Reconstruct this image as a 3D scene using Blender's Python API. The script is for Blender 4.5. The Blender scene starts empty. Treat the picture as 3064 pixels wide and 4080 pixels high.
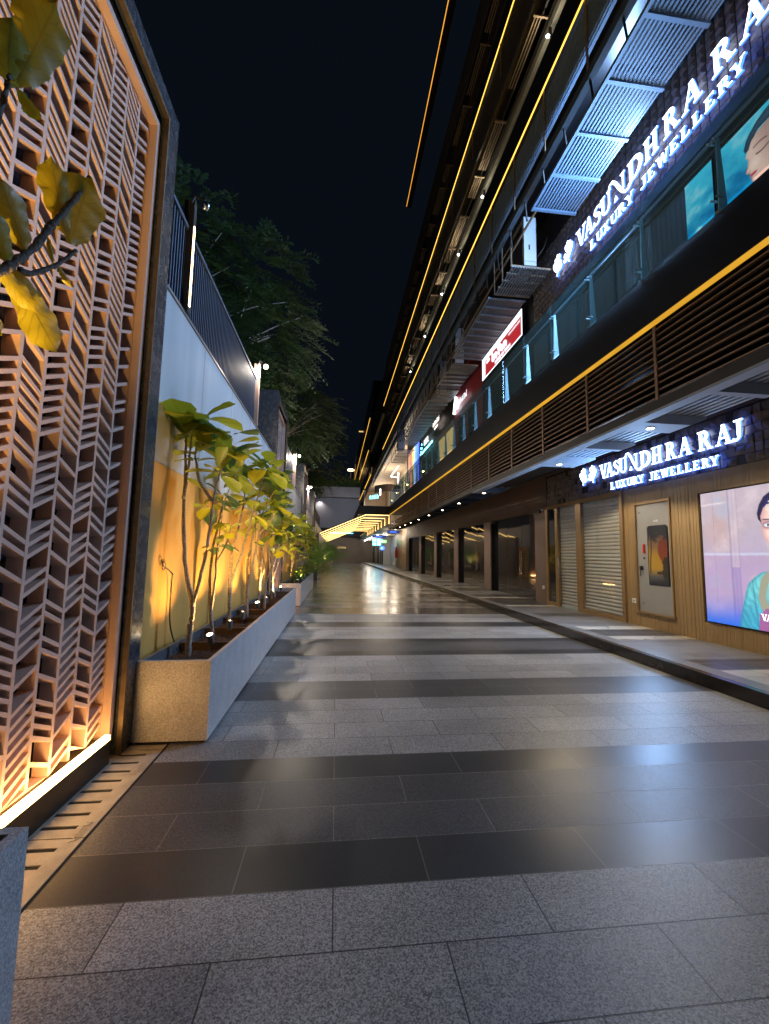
import bpy, math, random
from mathutils import Vector, Matrix
C = bpy.context
scn = C.scene
COL = scn.collection
rnd = random.Random(7)
PI = math.pi

# ------------------------------------------------------------ camera
cam = bpy.data.cameras.new("camera")
camo = bpy.data.objects.new("camera", cam)
COL.objects.link(camo)
cam.sensor_fit = 'VERTICAL'
cam.sensor_height = 36.0
cam.lens = 36.0 * 1666.0 / 4080.0
cam.clip_start = 0.05
cam.clip_end = 900
_vy = Vector((1339 - 1532, -(2206 - 2040), -1666)).normalized()
_vz = Vector((1828.1 - 1532, -(-14562.1 - 2040), -1666)).normalized()
_vz = (_vz - _vy * _vy.dot(_vz)).normalized()
_vx = _vy.cross(_vz)
camo.matrix_world = Matrix((_vx, _vy, _vz)).to_4x4()
camo.matrix_world.translation = Vector((0, 0, 1.5))
scn.camera = camo

# ------------------------------------------------------------ world and exposure
w = bpy.data.worlds.new("World")
scn.world = w
w.use_nodes = True
nt = w.node_tree
bg = nt.nodes['Background']
bg.inputs['Color'].default_value = (0.0013, 0.0021, 0.0038, 1)
bg.inputs['Strength'].default_value = 1.0
scn.view_settings.view_transform = 'Standard'
scn.view_settings.look = 'None'
scn.view_settings.exposure = 0.95
scn.view_settings.gamma = 1.0
cy = scn.cycles
cy.use_denoising = True
cy.max_bounces = 5
cy.diffuse_bounces = 3
cy.glossy_bounces = 3
cy.transmission_bounces = 3
cy.transparent_max_bounces = 10
cy.sample_clamp_indirect = 4
cy.sample_clamp_direct = 0
cy.caustics_reflective = False
cy.caustics_refractive = False

# ------------------------------------------------------------ materials
MATS = {}

def newmat(name):
    m = bpy.data.materials.new(name)
    m.use_nodes = True
    MATS[name] = m
    return m, m.node_tree, m.node_tree.nodes, m.node_tree.links, m.node_tree.nodes['Principled BSDF']

def pm(name, col, rough=0.6, metal=0.0, var=0.15, scale=6.0, bump=0.0, bscale=None, fine=0.0, fscale=180.0, stretch=(1, 1, 1), spec=0.5, roughvar=0.0):
    m, t, N, L, b = newmat(name)
    tc = N.new('ShaderNodeTexCoord')
    mp = N.new('ShaderNodeMapping')
    mp.inputs['Scale'].default_value = stretch
    L.new(tc.outputs['Object'], mp.inputs['Vector'])
    n1 = N.new('ShaderNodeTexNoise')
    n1.inputs['Scale'].default_value = scale
    n1.inputs['Detail'].default_value = 5
    L.new(mp.outputs['Vector'], n1.inputs['Vector'])
    mr = N.new('ShaderNodeMapRange')
    mr.inputs['From Min'].default_value = 0.25
    mr.inputs['From Max'].default_value = 0.75
    mr.inputs['To Min'].default_value = 1 - var
    mr.inputs['To Max'].default_value = 1 + var
    L.new(n1.outputs['Fac'], mr.inputs['Value'])
    last = mr.outputs['Result']
    if fine > 0:
        n2 = N.new('ShaderNodeTexNoise')
        n2.inputs['Scale'].default_value = fscale
        n2.inputs['Detail'].default_value = 2
        L.new(tc.outputs['Object'], n2.inputs['Vector'])
        m2 = N.new('ShaderNodeMapRange')
        m2.inputs['From Min'].default_value = 0.3
        m2.inputs['From Max'].default_value = 0.7
        m2.inputs['To Min'].default_value = 1 - fine
        m2.inputs['To Max'].default_value = 1 + fine
        L.new(n2.outputs['Fac'], m2.inputs['Value'])
        mu = N.new('ShaderNodeMath')
        mu.operation = 'MULTIPLY'
        L.new(last, mu.inputs[0])
        L.new(m2.outputs['Result'], mu.inputs[1])
        last = mu.outputs[0]
    vm = N.new('ShaderNodeVectorMath')
    vm.operation = 'SCALE'
    vm.inputs[0].default_value = col
    L.new(last, vm.inputs['Scale'])
    L.new(vm.outputs['Vector'], b.inputs['Base Color'])
    b.inputs['Roughness'].default_value = rough
    if roughvar > 0:
        r2 = N.new('ShaderNodeMapRange')
        r2.inputs['From Min'].default_value = 0.3
        r2.inputs['From Max'].default_value = 0.7
        r2.inputs['To Min'].default_value = max(0.02, rough - roughvar)
        r2.inputs['To Max'].default_value = rough + roughvar
        L.new(n1.outputs['Fac'], r2.inputs['Value'])
        L.new(r2.outputs['Result'], b.inputs['Roughness'])
    b.inputs['Metallic'].default_value = metal
    b.inputs['Specular IOR Level'].default_value = spec
    if bump > 0:
        nb = N.new('ShaderNodeTexNoise')
        nb.inputs['Scale'].default_value = bscale or scale * 4
        nb.inputs['Detail'].default_value = 3
        L.new(mp.outputs['Vector'], nb.inputs['Vector'])
        bp = N.new('ShaderNodeBump')
        bp.inputs['Strength'].default_value = bump
        bp.inputs['Distance'].default_value = 0.01
        L.new(nb.outputs['Fac'], bp.inputs['Height'])
        L.new(bp.outputs['Normal'], b.inputs['Normal'])
    return m

def em(name, col, s):
    m, t, N, L, b = newmat(name)
    b.inputs['Base Color'].default_value = (0.02, 0.02, 0.02, 1)
    b.inputs['Emission Color'].default_value = (*col, 1)
    b.inputs['Emission Strength'].default_value = s
    # slight unevenness along the lamp
    tc = N.new('ShaderNodeTexCoord')
    n = N.new('ShaderNodeTexNoise')
    n.inputs['Scale'].default_value = 3.0
    L.new(tc.outputs['Object'], n.inputs['Vector'])
    mr = N.new('ShaderNodeMapRange')
    mr.inputs['To Min'].default_value = s * 0.75
    mr.inputs['To Max'].default_value = s * 1.25
    L.new(n.outputs['Fac'], mr.inputs['Value'])
    L.new(mr.outputs['Result'], b.inputs['Emission Strength'])
    return m

ROW = 0.3093
def paver(name, col, rough, mortar, bw=0.885, rh=ROW, x0=0.03, y0=2.06, fine=0.3, bump=0.15, var=0.12, msize=0.0035, rv=0.06, fscale=150, spec=0.36):
    m, t, N, L, b = newmat(name)
    g = N.new('ShaderNodeNewGeometry')
    mp = N.new('ShaderNodeMapping')
    mp.vector_type = 'POINT'
    mp.inputs['Location'].default_value = (-x0 + bw * 40, -y0 + rh * 40, 0)
    L.new(g.outputs['Position'], mp.inputs['Vector'])
    br = N.new('ShaderNodeTexBrick')
    br.offset = 0.5
    br.offset_frequency = 2
    br.inputs['Scale'].default_value = 1
    br.inputs['Brick Width'].default_value = bw
    br.inputs['Row Height'].default_value = rh
    br.inputs['Mortar Size'].default_value = msize
    br.inputs['Mortar Smooth'].default_value = 0.3
    br.inputs['Color1'].default_value = (*[c * (1 - var) for c in col], 1)
    br.inputs['Color2'].default_value = (*[c * (1 + var) for c in col], 1)
    br.inputs['Mortar'].default_value = (*mortar, 1)
    L.new(mp.outputs['Vector'], br.inputs['Vector'])
    n = N.new('ShaderNodeTexNoise')
    n.inputs['Scale'].default_value = fscale
    n.inputs['Detail'].default_value = 2
    n.inputs['Roughness'].default_value = 0.75
    L.new(g.outputs['Position'], n.inputs['Vector'])
    mr = N.new('ShaderNodeMapRange')
    mr.inputs['From Min'].default_value = 0.3
    mr.inputs['From Max'].default_value = 0.7
    mr.inputs['To Min'].default_value = 1 - fine
    mr.inputs['To Max'].default_value = 1 + fine
    vg = N.new('ShaderNodeTexVoronoi'); vg.inputs['Scale'].default_value = 170
    L.new(g.outputs['Position'], vg.inputs['Vector'])
    vs_ = N.new('ShaderNodeSeparateColor'); L.new(vg.outputs['Color'], vs_.inputs[0])
    ga = N.new('ShaderNodeMath'); ga.operation = 'MULTIPLY_ADD'; ga.inputs[1].default_value = 0.38; L.new(vs_.outputs[0], ga.inputs[0])
    gb = N.new('ShaderNodeMath'); gb.operation = 'MULTIPLY_ADD'; gb.inputs[1].default_value = 0.8; gb.inputs[2].default_value = -0.09
    L.new(n.outputs['Fac'], gb.inputs[0]); L.new(gb.outputs[0], ga.inputs[2])
    L.new(ga.outputs[0], mr.inputs['Value'])
    n3 = N.new('ShaderNodeTexNoise')
    n3.inputs['Scale'].default_value = 1.3
    n3.inputs['Detail'].default_value = 6
    L.new(g.outputs['Position'], n3.inputs['Vector'])
    m3 = N.new('ShaderNodeMapRange')
    m3.inputs['From Min'].default_value = 0.3
    m3.inputs['From Max'].default_value = 0.7
    m3.inputs['To Min'].default_value = 0.80
    m3.inputs['To Max'].default_value = 1.18
    L.new(n3.outputs['Fac'], m3.inputs['Value'])
    mu = N.new('ShaderNodeMath')
    mu.operation = 'MULTIPLY'
    L.new(mr.outputs['Result'], mu.inputs[0])
    L.new(m3.outputs['Result'], mu.inputs[1])
    vo = N.new('ShaderNodeTexVoronoi'); vo.inputs['Scale'].default_value = 1.7; vo.inputs['Randomness'].default_value = 1.0
    nd = N.new('ShaderNodeTexNoise'); nd.inputs['Scale'].default_value = 18; nd.inputs['Detail'].default_value = 3
    L.new(g.outputs['Position'], nd.inputs['Vector'])
    L.new(g.outputs['Position'], vo.inputs['Vector'])
    sd = N.new('ShaderNodeMath'); sd.operation = 'MULTIPLY_ADD'; sd.inputs[1].default_value = 0.10
    L.new(nd.outputs['Fac'], sd.inputs[0]); L.new(vo.outputs['Distance'], sd.inputs[2])
    sr = N.new('ShaderNodeMapRange'); sr.inputs['From Min'].default_value = 0.075; sr.inputs['From Max'].default_value = 0.14
    sr.inputs['To Min'].default_value = 0.84; sr.inputs['To Max'].default_value = 1.0
    L.new(sd.outputs[0], sr.inputs['Value'])
    mu0 = mu
    mu = N.new('ShaderNodeMath'); mu.operation = 'MULTIPLY'
    L.new(mu0.outputs[0], mu.inputs[0]); L.new(sr.outputs['Result'], mu.inputs[1])
    vm = N.new('ShaderNodeVectorMath')
    vm.operation = 'SCALE'
    L.new(br.outputs['Color'], vm.inputs[0])
    L.new(mu.outputs[0], vm.inputs['Scale'])
    L.new(vm.outputs['Vector'], b.inputs['Base Color'])
    r2 = N.new('ShaderNodeMapRange')
    r2.inputs['From Min'].default_value = 0.35
    r2.inputs['From Max'].default_value = 0.65
    r2.inputs['To Min'].default_value = max(0.03, rough - rv)
    r2.inputs['To Max'].default_value = rough + rv
    r2.inputs['From Min'].default_value = 0.15
    r2.inputs['From Max'].default_value = 0.85
    L.new(n3.outputs['Fac'], r2.inputs['Value'])
    L.new(r2.outputs['Result'], b.inputs['Roughness'])
    b.inputs['Specular IOR Level'].default_value = spec
    bp = N.new('ShaderNodeBump')
    bp.inputs['Strength'].default_value = bump
    bp.inputs['Distance'].default_value = 0.003
    ad = N.new('ShaderNodeMath')
    ad.operation = 'MULTIPLY_ADD'
    ad.inputs[1].default_value = -3.0
    L.new(br.outputs['Fac'], ad.inputs[0])
    L.new(n.outputs['Fac'], ad.inputs[2])
    L.new(ad.outputs[0], bp.inputs['Height'])
    L.new(bp.outputs['Normal'], b.inputs['Normal'])
    return m

def glassmat(name, tint, refl=1.45, rough=0.02, glow_dust=0.0):
    m, t, N, L, b = newmat(name)
    N.remove(b)
    out = N['Material Output']
    tr = N.new('ShaderNodeBsdfTransparent')
    tr.inputs['Color'].default_value = (*tint, 1)
    gl = N.new('ShaderNodeBsdfGlossy')
    gl.inputs['Roughness'].default_value = rough
    gl.inputs['Color'].default_value = (0.9, 0.95, 0.95, 1)
    g = N.new('ShaderNodeNewGeometry')
    dt = N.new('ShaderNodeVectorMath'); dt.operation = 'DOT_PRODUCT'
    L.new(g.outputs['Incoming'], dt.inputs[0]); L.new(g.outputs['Normal'], dt.inputs[1])
    ab = N.new('ShaderNodeMath'); ab.operation = 'ABSOLUTE'; L.new(dt.outputs['Value'], ab.inputs[0])
    om = N.new('ShaderNodeMath'); om.operation = 'SUBTRACT'; om.inputs[0].default_value = 1.0; L.new(ab.outputs[0], om.inputs[1])
    pw = N.new('ShaderNodeMath'); pw.operation = 'POWER'; pw.inputs[1].default_value = 5.0; L.new(om.outputs[0], pw.inputs[0])
    ma = N.new('ShaderNodeMath'); ma.operation = 'MULTIPLY_ADD'; ma.inputs[1].default_value = 0.96; ma.inputs[2].default_value = 0.04; L.new(pw.outputs[0], ma.inputs[0])
    mx = N.new('ShaderNodeMixShader')
    L.new(ma.outputs[0], mx.inputs['Fac'])
    L.new(tr.outputs[0], mx.inputs[1])
    L.new(gl.outputs[0], mx.inputs[2])
    if glow_dust > 0:
        df = N.new('ShaderNodeBsdfDiffuse'); df.inputs['Color'].default_value = (0.30, 0.52, 0.56, 1)  # teal layer: reflected sky glow put into the colour, with dust
        m2 = N.new('ShaderNodeMixShader'); m2.inputs['Fac'].default_value = glow_dust
        L.new(mx.outputs[0], m2.inputs[1]); L.new(df.outputs[0], m2.inputs[2])
        mx = m2
    L.new(mx.outputs[0], out.inputs['Surface'])
    return m

def leafmat(name, col, tcol, rough=0.38, veins=True):
    m, t, N, L, b = newmat(name)
    out = N['Material Output']
    uv = N.new('ShaderNodeUVMap')
    sx = N.new('ShaderNodeSeparateXYZ')
    L.new(uv.outputs['UV'], sx.inputs[0])
    ab = N.new('ShaderNodeMath'); ab.operation = 'ABSOLUTE'
    L.new(sx.outputs['X'], ab.inputs[0])
    mid = N.new('ShaderNodeMath'); mid.operation = 'LESS_THAN'; mid.inputs[1].default_value = 0.045
    L.new(ab.outputs[0], mid.inputs[0])
    a1 = N.new('ShaderNodeMath'); a1.operation = 'MULTIPLY_ADD'; a1.inputs[1].default_value = -0.28
    L.new(ab.outputs[0], a1.inputs[0]); L.new(sx.outputs['Y'], a1.inputs[2])
    a2 = N.new('ShaderNodeMath'); a2.operation = 'MULTIPLY'; a2.inputs[1].default_value = 2 * PI * 7
    L.new(a1.outputs[0], a2.inputs[0])
    a3 = N.new('ShaderNodeMath'); a3.operation = 'SINE'
    L.new(a2.outputs[0], a3.inputs[0])
    a4 = N.new('ShaderNodeMath'); a4.operation = 'GREATER_THAN'; a4.inputs[1].default_value = 0.94
    L.new(a3.outputs[0], a4.inputs[0])
    mxv = N.new('ShaderNodeMath'); mxv.operation = 'MAXIMUM'
    L.new(mid.outputs[0], mxv.inputs[0]); L.new(a4.outputs[0], mxv.inputs[1])
    tc = N.new('ShaderNodeTexCoord')
    no = N.new('ShaderNodeTexNoise'); no.inputs['Scale'].default_value = 9; no.inputs['Detail'].default_value = 4
    L.new(tc.outputs['Object'], no.inputs['Vector'])
    cr = N.new('ShaderNodeMix'); cr.data_type = 'RGBA'
    cr.inputs[6].default_value = (*[c * 0.65 for c in col], 1)
    cr.inputs[7].default_value = (*[c * 1.4 for c in col], 1)
    L.new(no.outputs['Fac'], cr.inputs[0])
    cv = N.new('ShaderNodeMix'); cv.data_type = 'RGBA'
    cv.inputs[7].default_value = (col[0] * .35, col[1] * .4, col[2] * .4, 1)
    L.new(cr.outputs[2], cv.inputs[6])
    if veins:
        vk = N.new('ShaderNodeMath'); vk.operation = 'MULTIPLY'; vk.inputs[1].default_value = 0.65
        L.new(mxv.outputs[0], vk.inputs[0]); L.new(vk.outputs[0], cv.inputs[0])
    else:
        cv.inputs[0].default_value = 0
    L.new(cv.outputs[2], b.inputs['Base Color'])
    b.inputs['Roughness'].default_value = rough
    b.inputs['Specular IOR Level'].default_value = 0.35
    tl = N.new('ShaderNodeBsdfTranslucent')
    tl.inputs['Color'].default_value = (*tcol, 1)
    mx = N.new('ShaderNodeMixShader'); mx.inputs['Fac'].default_value = 0.42
    L.new(b.outputs[0], mx.inputs[1]); L.new(tl.outputs[0], mx.inputs[2])
    L.new(mx.outputs[0], out.inputs['Surface'])
    if veins:
        bp = N.new('ShaderNodeBump'); bp.inputs['Strength'].default_value = 0.35; bp.inputs['Distance'].default_value = 0.004
        L.new(mxv.outputs[0], bp.inputs['Height'])
        L.new(bp.outputs['Normal'], b.inputs['Normal'])
    return m

def gradmat(name, stops, axis, lo, hi, noise, nscale, strength, stretch=(1, 1, 1)):
    """lit poster: colour ramp along one world axis plus noise, emitted."""
    m, t, N, L, b = newmat(name)
    g = N.new('ShaderNodeNewGeometry')
    sx = N.new('ShaderNodeSeparateXYZ')
    L.new(g.outputs['Position'], sx.inputs[0])
    mr = N.new('ShaderNodeMapRange')
    mr.inputs['From Min'].default_value = lo
    mr.inputs['From Max'].default_value = hi
    L.new(sx.outputs[axis], mr.inputs['Value'])
    mp = N.new('ShaderNodeMapping'); mp.inputs['Scale'].default_value = stretch
    L.new(g.outputs['Position'], mp.inputs['Vector'])
    no = N.new('ShaderNodeTexNoise'); no.inputs['Scale'].default_value = nscale; no.inputs['Detail'].default_value = 5
    L.new(mp.outputs['Vector'], no.inputs['Vector'])
    ma = N.new('ShaderNodeMath'); ma.operation = 'MULTIPLY_ADD'; ma.inputs[1].default_value = noise
    L.new(no.outputs['Fac'], ma.inputs[0]); L.new(mr.outputs['Result'], ma.inputs[2])
    su = N.new('ShaderNodeMath'); su.operation = 'SUBTRACT'; su.inputs[1].default_value = noise * 0.5
    L.new(ma.outputs[0], su.inputs[0])
    cr = N.new('ShaderNodeValToRGB')
    while len(cr.color_ramp.elements) > 1:
        cr.color_ramp.elements.remove(cr.color_ramp.elements[-1])
    cr.color_ramp.elements[0].position = stops[0][0]
    cr.color_ramp.elements[0].color = (*stops[0][1], 1)
    for p, c in stops[1:]:
        e = cr.color_ramp.elements.new(p)
        e.color = (*c, 1)
    L.new(su.outputs[0], cr.inputs['Fac'])
    b.inputs['Base Color'].default_value = (0.02, 0.02, 0.02, 1)
    b.inputs['Roughness'].default_value = 0.3
    L.new(cr.outputs['Color'], b.inputs['Emission Color'])
    b.inputs['Emission Strength'].default_value = strength
    return m

M = MATS
paver("granite_flamed", (0.30, 0.304, 0.31), 0.36, (0.05, 0.05, 0.05), rv=0.03, bump=0.45, fine=.6, fscale=135, var=.17)
paver("granite_dark_polished", (0.045, 0.048, 0.055), 0.35, (0.16, 0.15, 0.14), fine=0.15, bump=0.06, rv=0.0)
paver("granite_dark_flamed", (0.085, 0.087, 0.095), 0.38, (0.2, 0.19, 0.17), fine=0.4, bump=0.3, rv=0.03, fscale=95)
paver("walk_grey", (0.19, 0.19, 0.19), 0.34, (0.3, 0.29, 0.27), bw=0.6, x0=0.2, fine=0.2, bump=0.1, msize=0.007)
paver("walk_dark", (0.07, 0.068, 0.068), 0.3, (0.25, 0.24, 0.22), bw=0.6, x0=0.2, fine=0.2, bump=0.1, msize=0.007)
paver("walk_cream", (0.55, 0.52, 0.45), 0.28, (0.3, 0.3, 0.28), bw=0.9, x0=0.2, fine=0.1, bump=0.1, msize=0.007)
paver("far_light", (0.25, 0.23, 0.205), 0.23, (0.05, 0.045, 0.04), spec=0.6, rv=0.03, bump=0.10, fine=.25, var=.1)
paver("far_dark", (0.12, 0.108, 0.095), 0.20, (0.04, 0.04, 0.04), spec=0.6, rv=0.03, bump=0.08, fine=.2, var=.1)
pm("kerb_stone", (0.028, 0.024, 0.022), 0.22, var=0.25, fine=0.3, bump=0.1, roughvar=0.06)
pm("far_ground", (0.12, 0.115, 0.11), 0.6, fine=0.2)
pm("concrete_drain", (0.36, 0.32, 0.27), 0.7, var=0.2, scale=9, fine=0.12, bump=0.25, bscale=120)
pm("black_gap", (0.008, 0.008, 0.008), 0.9)
pm("planter_stone", (0.56, 0.54, 0.53), 0.4, var=0.12, fine=0.4, fscale=140, bump=0.15, bscale=160)
pm("planter_dark", (0.10, 0.10, 0.105), 0.45, var=0.12, fine=0.4, fscale=140)
pm("soil", (0.06, 0.035, 0.02), 0.95, var=0.5, scale=25, bump=1.0, bscale=60)
pm("mulch", (0.11, 0.06, 0.03), 0.9, var=0.5, scale=40)
pm("timber_board", (0.16, 0.1, 0.06), 0.7, var=0.3, scale=12, stretch=(8, 1, 8), bump=0.3)
pm("bark", (0.50, 0.40, 0.30), 0.8, var=0.45, scale=22, stretch=(1, 1, 3), bump=0.8, bscale=70)
pm("bark_dark", (0.09, 0.065, 0.045), 0.85, var=0.5, scale=22, bump=0.8, bscale=80)
pm("wall_render", (0.60, 0.585, 0.56), 0.62, var=0.13, scale=3.5, stretch=(1, 1, 0.10), bump=0.05, fine=0.03, fscale=60)
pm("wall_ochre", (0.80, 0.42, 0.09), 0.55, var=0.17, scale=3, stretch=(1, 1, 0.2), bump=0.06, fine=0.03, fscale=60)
pm("granite_black", (0.045, 0.053, 0.064), 0.25, var=0.22, scale=14, fine=0.25, roughvar=0.08)
pm("brass_trim", (0.15, 0.10, 0.05), 0.5, metal=0.6, var=0.3, scale=20)
pm("joint_line", (0.3, 0.24, 0.16), 0.6)
pm("copper_paint", (0.62, 0.42, 0.33), 0.42, var=0.08, scale=5, fine=0.05)
pm("dark_reveal", (0.012, 0.01, 0.01), 0.5)
pm("void_blue", (0.012, 0.014, 0.02), 0.15, var=0.8, scale=4)
pm("bronze_dark", (0.06, 0.045, 0.03), 0.35, metal=0.7, var=0.2)
pm("fence_steel", (0.08, 0.10, 0.14), 0.6, metal=0.1, var=0.1)
pm("coping_metal", (0.3, 0.28, 0.27), 0.4, metal=0.6)
pm("lamp_body", (0.06, 0.06, 0.07), 0.4, metal=0.5)
pm("spot_body", (0.25, 0.26, 0.28), 0.35, metal=0.6)
pm("mall_black", (0.012, 0.012, 0.014), 0.45, var=0.2, scale=2)
pm("mall_dark", (0.03, 0.027, 0.025), 0.5, var=0.2, scale=2)
pm("mall_brown", (0.17, 0.12, 0.10), 0.6, var=0.07, scale=2, bump=0.05)
pm("mall_beige", (0.5, 0.38, 0.27), 0.35, var=0.15, scale=3)
pm("column_white", (0.62, 0.63, 0.6), 0.5, var=0.03)
pm("louver_bronze", (0.42, 0.28, 0.18), 0.42, metal=0.2, var=0.1)
pm("gold_cove", (0.5, 0.33, 0.1), 0.5, var=0.05)
pm("slat_grey", (0.26, 0.29, 0.33), 0.42, metal=0.35, var=0.12, scale=4)
pm("slat_blue", (0.085, 0.135, 0.20), 0.65, metal=0.0, var=0.15, scale=3)
pm("beam_blue", (0.06, 0.09, 0.12), 0.65, metal=0.0, var=0.1)
pm("slat_bright", (0.42, 0.52, 0.62), 0.6, var=0.2, scale=3)
pm("bracket_white", (0.42, 0.5, 0.58), 0.65, var=0.05)
pm("steel_rust", (0.3, 0.22, 0.14), 0.55, metal=0.4, var=0.3, scale=10)
pm("steel_dark", (0.05, 0.045, 0.045), 0.5, metal=0.5, var=0.3)
pm("post_teal", (0.40, 0.55, 0.57), 0.45, metal=0.2)
pm("pipe_grey", (0.3, 0.3, 0.25), 0.45, var=0.2, scale=3)
pm("ac_casing", (0.62, 0.64, 0.64), 0.45, var=0.05)
pm("brass_ribbed", (0.35, 0.24, 0.115), 0.5, metal=0.2, var=0.09, scale=3, stretch=(1, 12, 0.4), fine=0.08)
pm("bronze_frame", (0.36, 0.24, 0.12), 0.35, metal=0.55, var=0.1)
pm("shutter_grey", (0.50, 0.485, 0.45), 0.45, metal=0.0, var=0.06)
pm("door_grey", (0.3, 0.305, 0.3), 0.4, metal=0.1, var=0.04)
pm("tile_stone", (0.19, 0.165, 0.14), 0.55, var=0.3, scale=9, bump=0.3, fine=0.15)
pm("lintel_granite", (0.05, 0.07, 0.09), 0.25, var=0.5, scale=8, stretch=(1, 0.3, 1))
pm("upper_shutter", (0.20, 0.21, 0.20), 0.35, metal=0.2, var=0.15, scale=2, stretch=(1, 4, .3))
pm("red_panel", (0.38, 0.035, 0.04), 0.45, var=0.15, scale=3)
pm("white_plastic", (0.7, 0.7, 0.68), 0.4)
pm("black_plastic", (0.015, 0.015, 0.015), 0.35)
pm("black_seal", (0.01, 0.01, 0.01), 0.3)
pm("chrome", (0.6, 0.62, 0.65), 0.15, metal=1.0)
pm("red_paint", (0.45, 0.02, 0.015), 0.3)
pm("clay_pot", (0.3, 0.24, 0.17), 0.55, var=0.2, scale=12)
pm("end_wall", (0.24, 0.25, 0.30), 0.6, var=0.08, scale=0.6)
pm("end_wall_panel", (0.26, 0.25, 0.26), 0.5, var=0.1, scale=0.5)
pm("end_brown", (0.2, 0.15, 0.11), 0.55, var=0.1, scale=0.6)
pm("soffit_beige", (0.6, 0.52, 0.42), 0.6, var=0.05)
pm("window_dark", (0.012, 0.012, 0.014), 0.04, var=0.3, scale=1, spec=1.0)
M["window_dark"].node_tree.nodes['Principled BSDF'].inputs['IOR'].default_value = 1.9
pm("poster_black", (0.01, 0.01, 0.012), 0.05, spec=0.9)
pm("cable_black", (0.02, 0.018, 0.015), 0.5)
glassmat("balustrade_glass", (0.86, 0.94, 0.95), glow_dust=0.10)
glassmat("shop_glass", (0.97, 0.98, 0.98))
leafmat("fiddle_leaf", (0.22, 0.27, 0.02), (0.58, 0.54, 0.03))
leafmat("leaf_yellow", (0.34, 0.28, 0.018), (0.62, 0.46, 0.02))
leafmat("fiddle_leaf_dark", (0.035, 0.10, 0.045), (0.12, 0.2, 0.04))
leafmat("shrub_leaf", (0.10, 0.2, 0.03), (0.3, 0.4, 0.04), veins=False)
leafmat("palm_leaf", (0.06, 0.17, 0.03), (0.2, 0.36, 0.04), veins=False)
leafmat("tree_leaf", (0.06, 0.115, 0.045), (0.12, 0.18, 0.04), veins=False, rough=0.5)
em("sign_white", (0.80, 0.90, 1.0), 3.2)
em("sign_soft", (0.85, 0.92, 1.0), 1.0)
em("sign_blue_side", (0.04, 0.14, 1.0), 2.2)
em("led_gold", (0.90, 0.45, 0.035), 0.43)
em("led_gold_thin", (1.0, 0.52, 0.07), 1.3)
em("led_warm_floor", (1.0, 0.56, 0.18), 20.0)
em("led_orange_dim", (1.0, 0.42, 0.05), 0.7)
em("led_rib", (1.0, 0.62, 0.2), 4)
em("lens_warm", (1.0, 0.80, 0.5), 18.0)
em("bulb_warm", (1.0, 0.82, 0.6), 8.0)
em("bulb_white", (0.9, 0.95, 1.0), 22.0)
em("lamp_warm_far", (1.0, 0.62, 0.25), 14.0)
em("sign_warm_white", (1.0, 0.86, 0.76), 2.2)
em("sign_teal", (0.15, 0.75, 0.9), 3.5)
em("sign_deep_blue", (0.05, 0.16, 1.0), 2.2)
em("sign_green", (0.2, 0.8, 0.15), 1.6)
em("sign_red_lit", (0.40, 0.015, 0.02), 0.6)
em("panel_yellow", (0.85, 0.55, 0.2), 0.55)
em("sign_navy", (0.02, 0.03, 0.12), 1.0)
em("screen_hair", (0.012, 0.012, 0.07), 1.6)
em("screen_skin", (1.0, 0.66, 0.6), 1.0)
em("screen_eye_white", (0.9, 0.95, 1.0), 1.2)
em("screen_dark", (0.02, 0.01, 0.03), 0.6)
em("screen_gold", (0.85, 0.75, 0.5), 0.9)
em("screen_purple", (0.28, 0.14, 0.55), 0.9)
em("screen_white", (1, 1, 1), 1.2)
em("screen_skin_upper", (0.75, 0.55, 0.48), 0.85)
em("screen_hair_upper", (0.03, 0.06, 0.09), 0.8)
em("screen_lips", (0.7, 0.08, 0.12), 0.8)
gradmat("screen_mural", [(0, (0.02, 0.15, 0.75)), (0.12, (0.22, 0.22, 0.72)), (0.35, (0.52, 0.36, 0.66)), (0.55, (0.50, 0.42, 0.62)), (0.7, (0.62, 0.45, 0.48)), (0.85, (0.6, 0.52, 0.56)), (1, (0.55, 0.42, 0.58))], 'Z', 0.48, 2.64, 0.35, 2.2, 1.0, stretch=(1, 1, 1.4))
gradmat("screen_blouse", [(0, (0.0, 0.28, 0.65)), (0.5, (0.04, 0.55, 0.68)), (1, (0.12, 0.75, 0.85))], 'Z', 0.5, 1.36, 0.6, 5.0, 1.0)
gradmat("screen_sky", [(0, (0.0, 0.20, 0.48)), (0.4, (0.0, 0.42, 0.68)), (0.7, (0.12, 0.55, 0.7)), (1, (0.3, 0.62, 0.7))], 'Z', 6.7, 7.8, 1.1, 2.6, 1.1, stretch=(1, 1, 2))
gradmat("screen_colour", [(0, (0.3, 0.25, 0.15)), (0.3, (0.5, 0.1, 0.08)), (0.5, (0.6, 0.5, 0.1)), (0.7, (0.1, 0.3, 0.9)), (1, (0.05, 0.06, 0.8))], 'Y', 32.8, 28.2, 0.5, 2.0, 1.3)
gradmat("poster_sunset", [(0, (0.02, 0.02, 0.025)), (0.2, (0.10, 0.06, 0.02)), (0.35, (0.30, 0.14, 0.015)), (0.6, (0.26, 0.11, 0.02)), (0.75, (0.10, 0.05, 0.02)), (0.85, (0.02, 0.02, 0.022)), (1, (0.01, 0.01, 0.012))], 'Z', 0.94, 2.15, 0.15, 4.0, 0.8)
em("poster_red", (0.13, 0.012, 0.006), 0.9)
em("poster_tree", (0.008, 0.007, 0.006), 0.5)

# ------------------------------------------------------------ mesh helpers
def wloc(o):
    v = Vector((0, 0, 0))
    while o is not None:
        v = v + Vector(o.location); o = o.parent
    return v

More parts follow.
